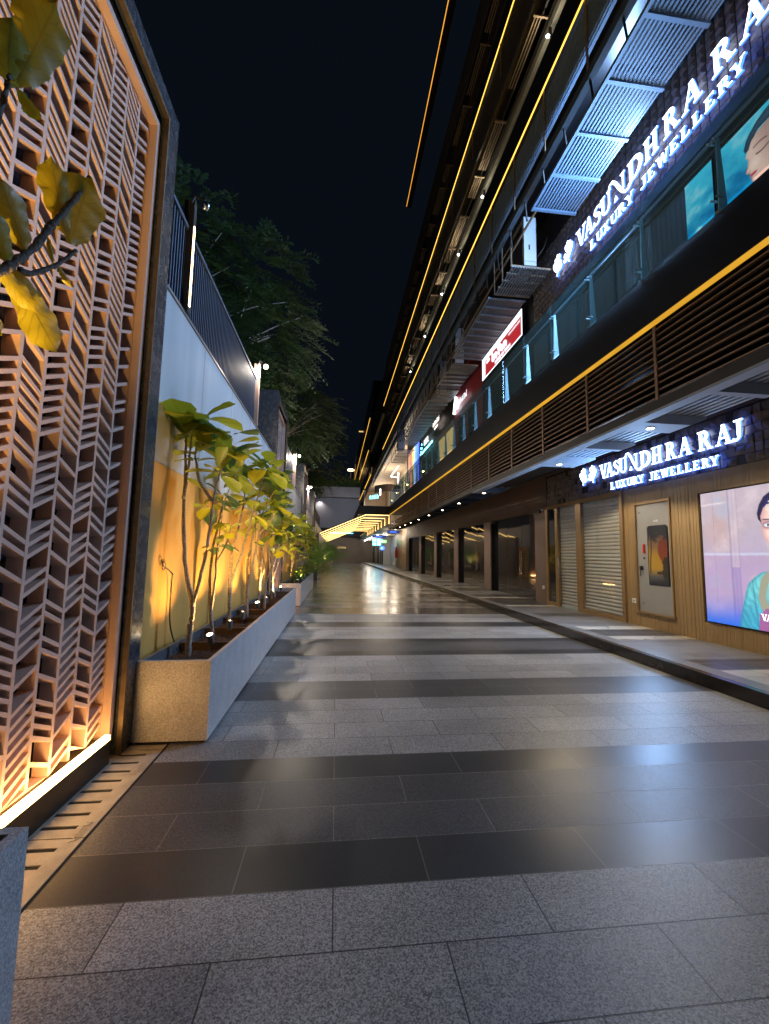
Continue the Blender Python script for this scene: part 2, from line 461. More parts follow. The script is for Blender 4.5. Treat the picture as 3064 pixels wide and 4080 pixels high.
class MB:
    def __init__(s):
        s.v = []; s.f = []; s.mi = []; s.uv = {}
    def add(s, vs, fs, mi=0):
        o = len(s.v)
        s.v += [tuple(p) for p in vs]
        for f in fs:
            s.f.append(tuple(i + o for i in f)); s.mi.append(mi)
    def box(s, x0, x1, y0, y1, z0, z1, mi=0):
        vs = [(x, y, z) for z in (z0, z1) for y in (y0, y1) for x in (x0, x1)]
        s.add(vs, [(0, 2, 3, 1), (4, 5, 7, 6), (0, 1, 5, 4), (2, 6, 7, 3), (0, 4, 6, 2), (1, 3, 7, 5)], mi)
    def prism_x(s, pts, x0, x1, mi=0, cap=True):
        """polygon of (y,z) extruded along x."""
        n = len(pts)
        vs = [(x0, p[0], p[1]) for p in pts] + [(x1, p[0], p[1]) for p in pts]
        fs = [(i, (i + 1) % n, n + (i + 1) % n, n + i) for i in range(n)]
        s.add(vs, fs, mi)
        if cap:
            s.add(vs[:n], [tuple(range(n - 1, -1, -1))], mi)
            s.add(vs[n:], [tuple(range(n))], mi)
    def prism_y(s, pts, y0, y1, mi=0):
        n = len(pts)
        vs = [(p[0], y0, p[1]) for p in pts] + [(p[0], y1, p[1]) for p in pts]
        fs = [(i, (i + 1) % n, n + (i + 1) % n, n + i) for i in range(n)]
        fs += [tuple(range(n - 1, -1, -1)), tuple(range(n, 2 * n))]
        s.add(vs, fs, mi)
    def prism_z(s, pts, z0, z1, mi=0):
        n = len(pts)
        vs = [(p[0], p[1], z0) for p in pts] + [(p[0], p[1], z1) for p in pts]
        fs = [(i, (i + 1) % n, n + (i + 1) % n, n + i) for i in range(n)]
        fs += [tuple(range(n - 1, -1, -1)), tuple(range(n, 2 * n))]
        s.add(vs, fs, mi)
    def tube(s, pts, rs, n=8, mi=0, caps=True):
        pts = [Vector(p) for p in pts]
        if not isinstance(rs, (list, tuple)):
            rs = [rs] * len(pts)
        rings = []
        up = Vector((0, 0, 1))
        for i, p in enumerate(pts):
            d = (pts[min(i + 1, len(pts) - 1)] - pts[max(i - 1, 0)]).normalized()
            a = d.cross(up)
            if a.length < 0.1:
                a = d.cross(Vector((1, 0, 0)))
            a.normalize()
            b = d.cross(a)
            rings.append([p + (a * math.cos(2 * PI * k / n) + b * math.sin(2 * PI * k / n)) * rs[i] for k in range(n)])
        vs = [q for r in rings for q in r]
        fs = []
        for i in range(len(pts) - 1):
            for k in range(n):
                fs.append((i * n + k, i * n + (k + 1) % n, (i + 1) * n + (k + 1) % n, (i + 1) * n + k))
        if caps:
            fs.append(tuple(range(n - 1, -1, -1)))
            fs.append(tuple((len(pts) - 1) * n + k for k in range(n)))
        s.add(vs, fs, mi)
    def lathe(s, prof, c, n=20, mi=0):
        vs = []; fs = []
        for (r, z) in prof:
            for k in range(n):
                a = 2 * PI * k / n
                vs.append((c[0] + r * math.cos(a), c[1] + r * math.sin(a), c[2] + z))
        for i in range(len(prof) - 1):
            for k in range(n):
                fs.append((i * n + k, i * n + (k + 1) % n, (i + 1) * n + (k + 1) % n, (i + 1) * n + k))
        fs.append(tuple(range(n - 1, -1, -1)))
        fs.append(tuple((len(prof) - 1) * n + k for k in range(n)))
        s.add(vs, fs, mi)
    def build(s, name, mats, parent=None, smooth=False, base=None):
        if not isinstance(mats, (list, tuple)):
            mats = [mats]
        me = bpy.data.meshes.new(name)
        b = Vector(base) if base is not None else Vector((0, 0, 0))
        me.from_pydata([tuple(Vector(p) - b) for p in s.v], [], s.f)
        for m in mats:
            me.materials.append(MATS[m])
        me.polygons.foreach_set('material_index', s.mi)
        if smooth:
            me.polygons.foreach_set('use_smooth', [True] * len(me.polygons))
        if s.uv:
            ul = me.uv_layers.new(name='UVMap')
            for lp in me.loops:
                if lp.vertex_index in s.uv:
                    ul.data[lp.index].uv = s.uv[lp.vertex_index]
        me.update()
        o = bpy.data.objects.new(name, me)
        COL.objects.link(o)
        if parent is not None:
            o.parent = parent
            if base is None:
                o.location = -wloc(parent)   # verts given in world space
        elif base is not None:
            o.location = b
        return o

def thing(name, label, cat, loc=(0, 0, 0), group=None):
    o = bpy.data.objects.new(name, None)
    o.empty_display_size = 0.1
    COL.objects.link(o)
    o.location = loc
    o['label'] = label; o['category'] = cat
    if group: o['group'] = group
    return o

def tag(o, label=None, cat=None, group=None, kind=None):
    if label: o['label'] = label
    if cat: o['category'] = cat
    if group: o['group'] = group
    if kind: o['kind'] = kind
    return o

def copy_tree(o, parent=None):
    c = o.copy()
    COL.objects.link(c)
    if parent is not None:
        c.parent = parent
    for ch in list(CHILD.get(o.name, ())) or [q for q in scn.objects if q.parent == o]:
        copy_tree(ch, c)
    return c
CHILD = {}

def bx(name, mat, parent, *dims):
    m = MB(); m.box(*dims)
    return m.build(name, mat, parent)

def light(name, kind, parent, loc, energy, col, size=0.03, aim=None, angle=None, blend=0.3):
    l = bpy.data.lights.new(name, kind)
    l.energy = energy; l.color = col
    if kind in ('POINT', 'SPOT'):
        l.shadow_soft_size = size
    if kind == 'SPOT':
        l.spot_size = math.radians(angle); l.spot_blend = blend
    o = bpy.data.objects.new(name, l)
    COL.objects.link(o)
    lw = Vector(loc)
    if parent is not None:
        o.parent = parent
        o.location = lw - wloc(parent)
    else:
        o.location = lw
    if aim is not None:
        o.rotation_euler = (Vector(aim) - lw).to_track_quat('-Z', 'Y').to_euler()
    return o

# ------------------------------------------------------------ letters
def _st(xb, xt, w, y0=0.0, y1=1.0):
    return [(xb, y0), (xb + w, y0), (xt + w, y1), (xt, y1)]
def _sf(x0, x1, y):
    h = 0.075
    return [(x0, y), (x1, y), (x1 - .02, y + h), (x0 + .02, y + h)] if y < 0.5 else [(x0 + .02, y - h), (x1 - .02, y - h), (x1, y), (x0, y)]
def _band(pts, ws):
    """variable-width ribbon: returns quads."""
    out = []; L = []
    for i, p in enumerate(pts):
        a = pts[max(i - 1, 0)]; b = pts[min(i + 1, len(pts) - 1)]
        d = (b[0] - a[0], b[1] - a[1]); l = math.hypot(*d) or 1
        n = (-d[1] / l, d[0] / l); w_ = ws[i] / 2
        L.append(((p[0] + n[0] * w_, p[1] + n[1] * w_), (p[0] - n[0] * w_, p[1] - n[1] * w_)))
    return [[L[i][0] for i in range(len(L))] + [L[i][1] for i in reversed(range(len(L)))]]
def _arc(cx, cy_, rx, ry, a0, a1, w0, w1, n=14):
    pts = []; ws = []
    for i in range(n + 1):
        t = i / n; a = math.radians(a0 + (a1 - a0) * t)
        pts.append((cx + rx * math.cos(a), cy_ + ry * math.sin(a)))
        ws.append(w0 + (w1 - w0) * math.sin(PI * t))
    return _band(pts, ws)
G = {}
G['V'] = [_st(.34, .04, .2), _st(.40, .66, .085), _sf(-.06, .34, 1), _sf(.54, .86, 1)]
G['A'] = [_st(.04, .36, .085), _st(.58, .30, .2), [(.18, .30), (.64, .30), (.62, .37), (.20, .37)], _sf(-.06, .24, 0), _sf(.48, .88, 0)]
G['R'] = [_st(.1, .1, .19), _sf(0, .4, 0), _sf(0, .3, 1)] + _arc(.26, .735, .30, .225, 90, -90, .08, .19) + [_st(.62, .32, .2, 0, .54), _sf(.56, .9, 0)]
G['D'] = [_st(.1, .1, .19), _sf(0, .3, 0), _sf(0, .3, 1)] + _arc(.26, .5, .44, .455, 90, -90, .09, .2)
G['H'] = [_st(.1, .1, .19), _st(.56, .56, .19), [(.28, .46), (.57, .46), (.57, .54), (.28, .54)], _sf(0, .38, 0), _sf(0, .38, 1), _sf(.47, .85, 0), _sf(.47, .85, 1)]
G['U'] = [_st(.1, .1, .19, .3, 1), _st(.62, .62, .11, .3, 1), _sf(0, .38, 1), _sf(.5, .84, 1)] + _arc(.435, .3, .25, .26, 180, 360, .17, .1)
G['J'] = [_st(.3, .3, .19, .25, 1), _sf(.14, .62, 1)] + _arc(.2, .24, .2, .2, 0, -140, .17, .1)
G['L'] = [_st(.1, .1, .2), _sf(0, .4, 1), _sf(0, .66, 0), [(.55, .0), (.68, 0), (.68, .26), (.6, .26)]]
G['E'] = [_st(.1, .1, .2), _sf(0, .64, 1), _sf(0, .66, 0), [(.28, .46), (.5, .46), (.5, .54), (.28, .54)], [(.55, 0), (.68, 0), (.68, .24), (.6, .24)], [(.55, 1), (.66, 1), (.66, .78), (.59, .78)]]
G['X'] = [_st(.5, .06, .2), _st(.04, .5, .1), _sf(-.04, .26, 0), _sf(.42, .8, 0), _sf(-.02, .34, 1), _sf(.42, .74, 1)]
G['Y'] = [_st(.28, .28, .19, 0, .5), _st(.28, .02, .19, .42, 1), _st(.36, .6, .1, .42, 1), _sf(.18, .57, 0), _sf(-.08, .3, 1), _sf(.5, .8, 1)]
G['W'] = [_st(.24, .04, .17), _st(.28, .44, .09), _st(.62, .42, .17), _st(.66, .86, .09), _sf(-.04, .28, 1), _sf(.76, 1.02, 1)]
_sp = [(.56, .78), (.5, .9), (.34, .94), (.18, .87), (.15, .73), (.26, .60), (.44, .48), (.54, .33), (.50, .16), (.34, .06), (.17, .09), (.08, .24)]
G['S'] = _band(_sp, [.08, .09, .09, .13, .17, .2, .2, .17, .13, .09, .09, .08]) + [[(.52, .72), (.60, .72), (.58, .95), (.54, .95)], [(.04, .06), (.1, .06), (.12, .3), (.05, .3)]]
G['N'] = _band([(-.12, 1.0), (.0, 1.17), (.2, 1.16), (.42, .92), (.66, .5), (.9, .12), (1.1, -.07), (1.34, -.1), (1.55, .0)], [.07, .1, .13, .16, .17, .15, .13, .11, .05]) + [_st(.92, .92, .11, .2, 1.0), _sf(.78, 1.1, 1), [(.28, .02), (.56, .02), (.44, .28), (.41, .28)]]

FL = []   # flower emblem: petals as closed outlines (u,v) in 0..1 box
def _petal(cx, cy_, L, W, ang, n=14):
    a = math.radians(ang); out = []
    for i in range(n):
        t = 2 * PI * i / n
        x = L * 0.5 * (1 + math.cos(t)); y = W * 0.5 * math.sin(t) * (0.75 + .25 * math.cos(t + .5))
        out.append((cx + x * math.cos(a) - y * math.sin(a), cy_ + x * math.sin(a) + y * math.cos(a)))
    return out
FL = [_petal(.45, .42, .56, .28, 90), _petal(.45, .42, .5, .24, 66), _petal(.45, .42, .5, .24, 116), _petal(.42, .10, .68, .42, 120), _petal(.47, .14, .46, .28, 50), _petal(.47, .10, .40, .22, 18), _petal(.36, -.12, .42, .12, 72)]

def write(mb, polys, y0, z0, h, X, depth, wscale=1.0, side=1, face=0, k0=0):
    """polys in unit box; text runs toward -Y; front faces -X."""
    k = k0
    for p in polys:
        pts = [(y0 - u * h * wscale, z0 + v * h) for u, v in p]
        xf = X - depth - 0.0006 * k
        n = len(pts)
        vs = [(xf, a, b) for a, b in pts] + [(X, a, b) for a, b in pts]
        # side faces blue
        mb.add(vs, [(i, (i + 1) % n, n + (i + 1) % n, n + i) for i in range(n)], side)
        # triangulated face (fan per quad strip for ribbons)
        if n > 8 and n % 2 == 0 and face >= 0 and getattr(write, 'rib', True) and _isribbon(p):
            m = n // 2
            mb.add(vs[:n], [(i, i + 1, n - 2 - i, n - 1 - i) for i in range(m - 1)], face)
        else:
            mb.add(vs[:n], [tuple(range(n))], face)
        k += 1
    return k
def _isribbon(p):
    n = len(p); m = n // 2
    d = max(math.hypot(p[i][0] - p[n - 1 - i][0], p[i][1] - p[n - 1 - i][1]) for i in range(m))
    return d < 0.3 and not any(p is q for q in FL)

def vas_sign(name, label, X, yV, zb, s, parent_loc, glow):
    t = thing(name, label, "sign", parent_loc, "jewellery shop signs")
    base = 0.33 * s
    mb = MB(); k = 0
    for ch, y, wf in (('V', 9.08, 1.0), ('A', 8.84, .88), ('S', 8.60, 1.0), ('U', 8.40, .95), ('N', 8.16, .92), ('D', 7.77, 1.16), ('H', 7.44, .95), ('R', 7.09, .9), ('A', 6.78, .97), ('R', 6.38, .98), ('A', 6.03, .97), ('J', 5.76, .95)):
        k = write(mb, G[ch], yV - (9.10 - y) * s, zb, base, X, 0.03, wscale=wf, k0=k % 7)
    mb.build("name_letters", ["sign_white", "sign_blue_side"], t)
    mb = MB(); k = 0
    def row(word, y0, y1):
        nonlocal k
        wd = [{'J': .6, 'W': 1.0}.get(c, .78) for c in word]
        tot = sum(wd); y = y0
        for c, ww in zip(word, wd):
            step = (y0 - y1) * ww / tot
            k = write(mb, G[c], yV - (9.10 - y) * s, zb - 0.305 * s, 0.158 * s, X, 0.04, wscale=step / (0.158 * (ww + .08)), k0=k % 7)
            y -= step
    row("LUXURY", 8.70, 7.64)
    row("JEWELLERY", 7.52, 5.98)
    mb.build("caption_letters", ["sign_white", "sign_blue_side"], t)
    for i, (y, h, m_) in enumerate(((9.87, .40, 1), (9.17, .40, -1))):
        mb = MB()
        write(mb, FL, yV - (9.10 - y) * s, zb + .0 * s, h * s, X, 0.05, wscale=.95 * m_)
        mb.build("flower_emblem", ["sign_white", "sign_blue_side"], t)
    l = bpy.data.lights.new("sign_glow", 'AREA'); l.shape = 'RECTANGLE'  # unseen area lamp added in front of the letters for their glow
    l.size = 0.5 * s; l.size_y = 4.2 * s; l.energy = glow; l.color = (0.33, 0.57, 1.0)
    o = bpy.data.objects.new("sign_glow", l); COL.objects.link(o); o.parent = t
    o.location = Vector((X - 0.09, yV - 1.5 * s, zb + 0.1 * s)) - wloc(t)
    o.rotation_euler = Vector((-1, 0, 0)).to_track_quat('-Z', 'Y').to_euler()
    return t

def textmesh(mb_name, s, size, loc, rot, mat, parent, extrude=0.004, align='CENTER'):
    cu = bpy.data.curves.new(mb_name, 'FONT')
    cu.body = s; cu.size = size; cu.extrude = extrude; cu.align_x = align; cu.align_y = 'CENTER'
    cu.resolution_u = 3
    o = bpy.data.objects.new("tmp", cu)
    COL.objects.link(o)
    C.view_layer.update()
    me = bpy.data.meshes.new_from_object(o.evaluated_get(C.evaluated_depsgraph_get()))
    bpy.data.objects.remove(o)
    me.name = mb_name
    me.materials.clear(); me.materials.append(MATS[mat])
    r = bpy.data.objects.new(mb_name, me)
    COL.objects.link(r)
    if parent is not None:
        r.parent = parent
        r.location = Vector(loc) - wloc(parent)
    else:
        r.location = loc
    r.rotation_euler = rot
    return r
def strokes(name, n, size, loc, rot, mat, parent, extrude=0.004):
    """blurred, unreadable small lettering: a row of uneven letter-like strokes."""
    q = random.Random(n * 7 + int(size * 100)); mb = MB(); w_ = size * .62; x = -n * w_ / 2
    for i in range(n):
        for k in range(2):
            a = x + k * w_ * .45; h0 = -size * .36; h1 = size * q.uniform(.15, .38)
            mb.add([(a, h0, extrude), (a + w_ * .2, h0, extrude), (a + w_ * .2, h1, extrude), (a, h1, extrude)], [(0, 1, 2, 3)])
        z = size * q.uniform(-.34, .25)
        mb.add([(x + w_ * .2, z, extrude), (x + w_ * .45, z, extrude), (x + w_ * .45, z + size * .12, extrude), (x + w_ * .2, z + size * .12, extrude)], [(0, 1, 2, 3)])
        x += w_
    o = mb.build(name, mat)
    o.parent = parent; o.location = Vector(loc) - wloc(parent); o.rotation_euler = rot
    return o
RX = (PI / 2, 0, -PI / 2)   # text on a wall facing -X, reading toward -Y

# ============================================================ SETTING
gm = MB(); gm.add([(-400, -200, -0.02), (400, -200, -0.02), (400, 600, -0.02), (-400, 600, -0.02)], [(0, 1, 2, 3)])
tag(gm.build("ground", "far_ground"), kind="structure")
pv = MB()
X0, X1 = -1.6, 4.42
def strip(y0, y1, mi, x0=X0, x1=X1, z=0.0):
    pv.add([(x0, y0, z), (x1, y0, z), (x1, y1, z), (x0, y1, z)], [(0, 1, 2, 3)], mi)
for n in range(-2, 17):
    y = 2.06 + n * 14 * ROW
    for a, b, mi in ((0, 1, 1), (1, 3, 2), (3, 4, 1), (4, 8, 0), (8, 10, 1 if n % 2 else 2), (10, 14, 0)):
        strip(y + a * ROW, y + b * ROW, mi if n < 2 else (3 if mi == 0 else 4))
paving = tag(pv.build("plaza_paving", ["granite_flamed", "granite_dark_polished", "granite_dark_flamed", "far_light", "far_dark"]), kind="structure")
yend = 2.06 + 17 * 14 * ROW
rp = MB()
rp.add([(-12, yend, 0.001), (8, yend, 0.001), (8, 112, 1.35), (-12, 112, 1.35)], [(0, 1, 2, 3)])
rp.build("ramp", "granite_flamed")['kind'] = "structure"
# raised walkway on the right
pv = MB(); wz = 0.15
ys = [(-6, 2.6, 2), (2.6, 3.3, 1), (3.3, 4.82, 2), (4.82, 5.35, 1), (5.35, 6.68, 0), (6.68, 6.98, 2), (6.98, 7.65, 1), (7.65, 8.0, 2), (8.0, 9.3, 0), (9.3, 9.9, 1), (9.9, 11.2, 0), (11.2, 11.5, 2)]
y = 11.5
i = 0
while y < 75:
    for d, mi in ((1.9, 1), (0.35, 2), (0.9, 1), (1.3, 0)):
        ys.append((y, y + d, mi)); y += d
for a, b, mi in ys:
    strip(a, b, mi, 4.74, 8.6, wz)
strip(-6, y, 0, 4.50, 4.74, wz)
tag(pv.build("raised_walkway", ["walk_grey", "walk_dark", "walk_cream"]), kind="structure")
kb = MB()
yy = -6.0
while yy < 76:
    kb.box(4.40, 4.50, yy + .002, yy + 1.198, -0.01, wz + .004)
    yy += 1.2
tag(kb.build("kerb", "kerb_stone"), kind="structure")

# ============================================================ LEFT SIDE
# drain channel with slots
dr = thing("drain_channel", "slotted concrete drain cover strip along the foot of the screen wall", "drain", (-1.4, 2.0, 0))
mb = MB()
zt = 0.006
y = -0.5
k = 0
dxl, dxr = -1.57, -1.26
while y < 3.56:
    ye = min(y + 1.0, 3.58)
    # slab with slot holes: build as strips around slots
    s0, s1 = -1.53, -1.345
    mb.box(dxl, s0, y + .004, ye - .004, -0.03, zt)
    mb.box(s1, dxr, y + .004, ye - .004, -0.03, zt)
    q = y + .004
    sl = y + 0.075
    while sl + .035 < ye - .05:
        mb.box(s0, s1, q, sl, -0.03, zt)
        q = sl + 0.030
        sl += 0.118
    mb.box(s0, s1, q, ye - .004, -0.03, zt)
    y += 1.0
mb.build("drain_cover", "concrete_drain", dr)
bx("channel", "black_gap", dr, dxl - .01, dxr + .014, -0.6, 3.6, -0.01, 0.0015)
for yy in (1.55, 2.55, 3.2):
    textmesh("embossed_letters", "FIBERA", 0.055, (-1.302, yy, 0.007), (0, 0, -PI / 2), "concrete_drain", dr, 0.0015)

def lattice(mb, y0, y1, z0, z1, x0, x1, ncol, seed):
    r = random.Random(seed)
    cw = (y1 - y0) / ncol
    rib = 0.023
    for c in range(ncol + 1):
        yc = y0 + c * cw
        mb.box(x0 - .001, x1 + .001, yc - rib / 2, yc + rib / 2, z0, z1)
    for c in range(ncol):
        a = y0 + c * cw + rib / 2; b = a + cw - rib
        up = 1 if c % 2 == 0 else -1
        dz = up * 0.48 * (b - a)
        z = z0 - 0.15
        while z < z1 + .15:
            th = 0.025
            lo = [(a, z), (b, z + dz), (b, z + dz + th), (a, z + th)]
            lo = [(p, min(max(q, z0), z1)) for p, q in lo]
            if not (lo[0][1] == lo[3][1] and lo[1][1] == lo[2][1]):
                mb.prism_x(lo, x0, x1, cap=True)
            z += 0.066 if r.random() < 0.68 else 0.14

def portal(y0, y1, top, first):
    lab = {0: "tall black granite portal nearest the camera framing a pink chevron lattice screen", 1: "second black granite portal with lattice screen, beyond the first long planter",
           2: "third granite portal with lattice screen, beyond the low shrub planter", 3: "farthest granite portal with lattice screen, by the dark end building"}[first]
    t = thing("screen_portal", lab, "screen wall", (-1.8, y0, 0), "granite portals with lattice screens")
    xf = -1.53; xb = -2.0; fw = 0.19
    # granite frame with joints
    mb = MB()
    zz = 0.0
    while zz < top - .01:
        z2 = min(zz + 0.95, top)
        for ya, yb in ((y0, y0 + fw), (y1 - fw, y1)):
            mb.box(xb, xf, ya, yb, zz + .003, z2 - .0005)
        zz += 0.95
    nseg = 3
    for i in range(nseg):
        a = y0 + fw + (y1 - y0 - 2 * fw) * i / nseg; b = y0 + fw + (y1 - y0 - 2 * fw) * (i + 1) / nseg
        mb.box(xb, xf, a + .003, b, top - 0.16, top - .0005)
    mb.build("granite_frame", "granite_black", t)
    mb = MB()
    mb.box(xf - .03, xf + .006, y1 - fw - .022, y1 - fw - .002, 0.0, top - .165)
    mb.box(xf - .03, xf + .006, y0 + fw + .002, y0 + fw + .022, 0.0, top - .165)
    mb.box(xf - .03, xf + .006, y0 + fw + .022, y1 - fw - .022, top - .185, top - .165)
    mb.build("brass_trim", "brass_trim", t)
    # reveal
    mb = MB()
    a, b = y0 + fw + .03, y1 - fw - .03
    mb.box(-1.95, -1.90, a, b, 0.0, top - .19)
    mb.build("back_panel", "void_blue", t)
    mb = MB()
    rw = 0.10
    mb.box(-1.9, -1.60, a, a + .02, 0, top - .19); mb.box(-1.9, -1.60, b - .02, b, 0, top - .19)
    mb.box(-1.9, -1.60, a, b, top - .21, top - .19)
    mb.build("reveal", "dark_reveal", t)
    ja, jb = a + rw + .02, b - .052
    jt = top - .32
    mb = MB()
    mb.box(-1.72, -1.585, jb, jb + .05, .12, jt + .05); mb.box(-1.72, -1.585, ja - .05, ja, .12, jt + .05)
    mb.box(-1.72, -1.585, ja, jb, jt, jt + .05)
    mb.build("lattice_frame", "copper_paint", t)
    mb = MB()
    lattice(mb, ja, jb, .17, jt, -1.73, -1.645, 9, 11 + first)
    mb.build("lattice", "copper_paint", t)
    mb = MB()
    mb.box(-1.72, -1.542, ja - .1, jb - .06, 0.0, 0.168)
    mb.build("sill", "bronze_dark", t)
    mb = MB()
    mb.box(-1.582, -1.546, ja - .02, jb - .065, 0.1685, 0.200)
    mb.build("led_strip", "led_warm_floor", t)
    return t
PORT = [(1.38, 3.63, 5.36), (10.24, 12.45, 5.5), (18.75, 21.1, 5.5), (27.4, 29.7, 5.5)]
for i, (a, b, tp) in enumerate(PORT):
    portal(a, b, tp, i)

segs = [(3.632, 10.238), (12.452, 18.748), (21.102, 27.398), (29.702, 48.0)]
wl = ["pale rendered boundary wall lit ochre behind the first long planter", "pale boundary wall with ochre lower cladding behind the shrub planter", "pale boundary wall between the third and fourth lattice portals", "far end of the pale boundary wall beyond the last lattice portal"]
for i, (a, b) in enumerate(segs):
    t = thing("boundary_wall", wl[i], "wall", (-1.8, a, 0), "boundary wall between the portals")
    mb = MB(); mb.box(-1.9, -1.60, a, b, 2.28, 3.88)
    mb.build("upper_render", "wall_render", t)
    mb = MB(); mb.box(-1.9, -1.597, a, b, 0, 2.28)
    mb.build("lower_cladding", "wall_ochre", t)  # lower part coloured ochre up to an even height
    mb = MB(); mb.box(-1.92, -1.585, a, b, 3.88, 3.91)
    mb.build("coping", "coping_metal", t)
    mb = MB()
    y = a + 1.3
    while y < b:
        mb.box(-1.6, -1.5985, y, y + .004, 2.3, 3.87); y += 1.3
    mb.build("panel_joints", "joint_line", t)
# fences on top
fl = ["dark vertical bar fence on the wall above the first long planter", "dark vertical bar fence on the wall above the shrub planter", "dark vertical bar fence above the wall past the third portal", "dark vertical bar fence on the farthest stretch of wall"]
FS = [(3.66, 8.3), (12.5, 15.0), (21.2, 25.0), (29.8, 40.0)]
for i, (a, b) in enumerate(FS):
    t = thing("bar_fence", fl[i], "fence", (-1.68, a, 3.91), "bar fences on the boundary wall")
    mb = MB(); y = a + .03
    while y < b:
        mb.box(-1.70, -1.62, y, y + .022, 3.91, 4.79); y += 0.062
    mb.build("bars", "fence_steel", t)
    mb = MB(); mb.box(-1.72, -1.60, a, b, 4.79, 4.83); mb.box(-1.715, -1.605, a, b, 3.9105, 3.93)
    mb.build("rails", "fence_steel", t)
    y = a
    while y < b + .1:
        mb = MB(); mb.box(-1.80, -1.71, y, y + .05, 3.91, 4.85); y += 2.3
        mb.build("post", "fence_steel", t)
    if i < 2:
        # dark solid pier beyond the fence
        pass
# wall top lamp posts
LP = [(4.2, False), (7.95, True), (15.35, True), (22.6, True), (0.3, True)]  # last lamp is added out of view, for light near the camera
ll = ["flat lamp post on the wall nearest the camera with its glass globe unlit", "lit lamp post at the far end of the first bar fence", "lit lamp post on the wall above the shrub planter", "lit lamp post on the wall past the third portal", "lit lamp post on the wall beside the camera"]
for i, (y, lit) in enumerate(LP):
    t = thing("wall_lamp", ll[i], "lamp", (-1.62, y, 3.9), "lamp posts on the boundary wall")
    mb = MB(); mb.box(-1.66, -1.56, y, y + .07, 3.91, 5.12)
    mb.build("post", "copper_paint" if lit else "lamp_body", t)
    mb = MB(); mb.tube([(-1.6, y, 5.08), (-1.55, y - .02, 5.16), (-1.45, y - .04, 5.10)], .012, 6)
    ar_ = mb.build("arm", "lamp_body", t)
    mb = MB(); mb.lathe([(.012, .045), (.035, .03), (.045, 0), (.035, -.03), (.01, -.042)], (-1.44, y - .04, 5.04), 14)
    mb.build("globe", "bulb_warm" if lit else "chrome", ar_, smooth=True)
    if lit:
        light("lamp_light", 'POINT', t, (-1.44, y - .04, 4.96), (0, 30, 110, 110, 7)[i], (1.0, 0.86, 0.72), .05)
    # side strip; on the unlit lamp it glows as the post's warm-lit face
    mb = MB(); mb.box(-1.565, -1.556, y + .02, y + .045, 3.98, 5.0 if lit else 4.85)
    mb.build("led_line", "lamp_warm_far" if not lit else "copper_paint", t)

# planters
def planter(name, lab, x0, x1, y0, y1, h, ndiv, mat="planter_stone", grp=None, soil=True):
    t = thing(name, lab, "planter", (x0, y0, 0), grp)
    th = 0.035
    mb = MB()
    n = max(1, round((y1 - y0) / 1.2))
    for i in range(n):
        a = y0 + (y1 - y0) * i / n; b = y0 + (y1 - y0) * (i + 1) / n
        mb.box(x1 - th, x1, a + .0012, b - .0012, 0.02, h)
    mb.build("side_panel", mat, t)
    mb = MB(); mb.box(x0, x1 - th - .001, y0, y0 + th, 0.02, h)
    mb.build("end_panel", mat, t)
    mb = MB(); mb.box(x0, x1 - th - .001, y1 - th, y1, 0.02, h)
    mb.build("end_panel", mat, t)
    mb = MB(); mb.box(x0, x0 + .03, y0 + th, y1 - th, 0.02, h - .004)
    mb.build("rear_panel", "spot_body", t)
    mb = MB(); mb.box(x0 + .02, x1 - .03, y0 + .02, y1 - .03, 0, 0.02)
    mb.build("plinth", "black_gap", t)
    r = random.Random(int(y0 * 10))
    nx, ny = 10, int((y1 - y0) / .06)
    mb = MB(); vs = []; fs = []
    for j in range(ny + 1):
        for i in range(nx + 1):
            vs.append((x0 + .03 + (x1 - th - x0 - .03) * i / nx, y0 + th + (y1 - y0 - 2 * th) * j / ny, h - .115 + r.uniform(-.012, .016)))
    for j in range(ny):
        for i in range(nx):
            q = j * (nx + 1) + i
            fs.append((q, q + 1, q + nx + 2, q + nx + 1))
    mb.add(vs, fs)
    mb.build("soil", "soil", t, smooth=True)
    mb = MB()
    for i in range(int((y1 - y0) * 130)):
        cx = r.uniform(x0 + .06, x1 - .07); cyy = r.uniform(y0 + .06, y1 - .06); a = r.uniform(0, PI); L = r.uniform(.015, .06); wd = r.uniform(.004, .012)
        dx, dy = math.cos(a) * L, math.sin(a) * L; px, py = -math.sin(a) * wd, math.cos(a) * wd
        z = h - .098 + r.uniform(0, .02); z2 = z + r.uniform(-.01, .02)
        mb.add([(cx - px, cyy - py, z), (cx + px, cyy + py, z), (cx + dx + px, cyy + dy + py, z2), (cx + dx - px, cyy + dy - py, z2)], [(0, 1, 2, 3)])
    tag(mb.build("mulch", "mulch", t), kind="stuff")
    for i in range(ndiv):
        y = y0 + .82 + i * 0.8
        if y > y1 - .2: break
        mb = MB(); mb.box(x0 + .031, x1 - th - .001, y, y + .018, h - .1, h - .022)
        mb.build("divider_board", "timber_board", t)
    return t
planter("stone_planter", "long speckled granite planter with a row of slender fiddle leaf trees", -1.53, -0.97, 3.59, 10.85, .63, 9, grp="granite planters along the wall")
planter("stone_planter", "lower granite planter of bushy shrubs just beyond the long tree planter", -1.53, -0.96, 12.13, 18.76, .645, 0, grp="granite planters along the wall")
planter("stone_planter", "small dark granite planter of palms beyond the shrub planter", -1.5, -1.02, 24.1, 26.6, .61, 0, "planter_dark", grp="granite planters along the wall")
planter("stone_planter", "granite planter cut off by the lower left edge of the photo", -1.53, -0.955, -2.2, 1.56, .61, 3, grp="granite planters along the wall")

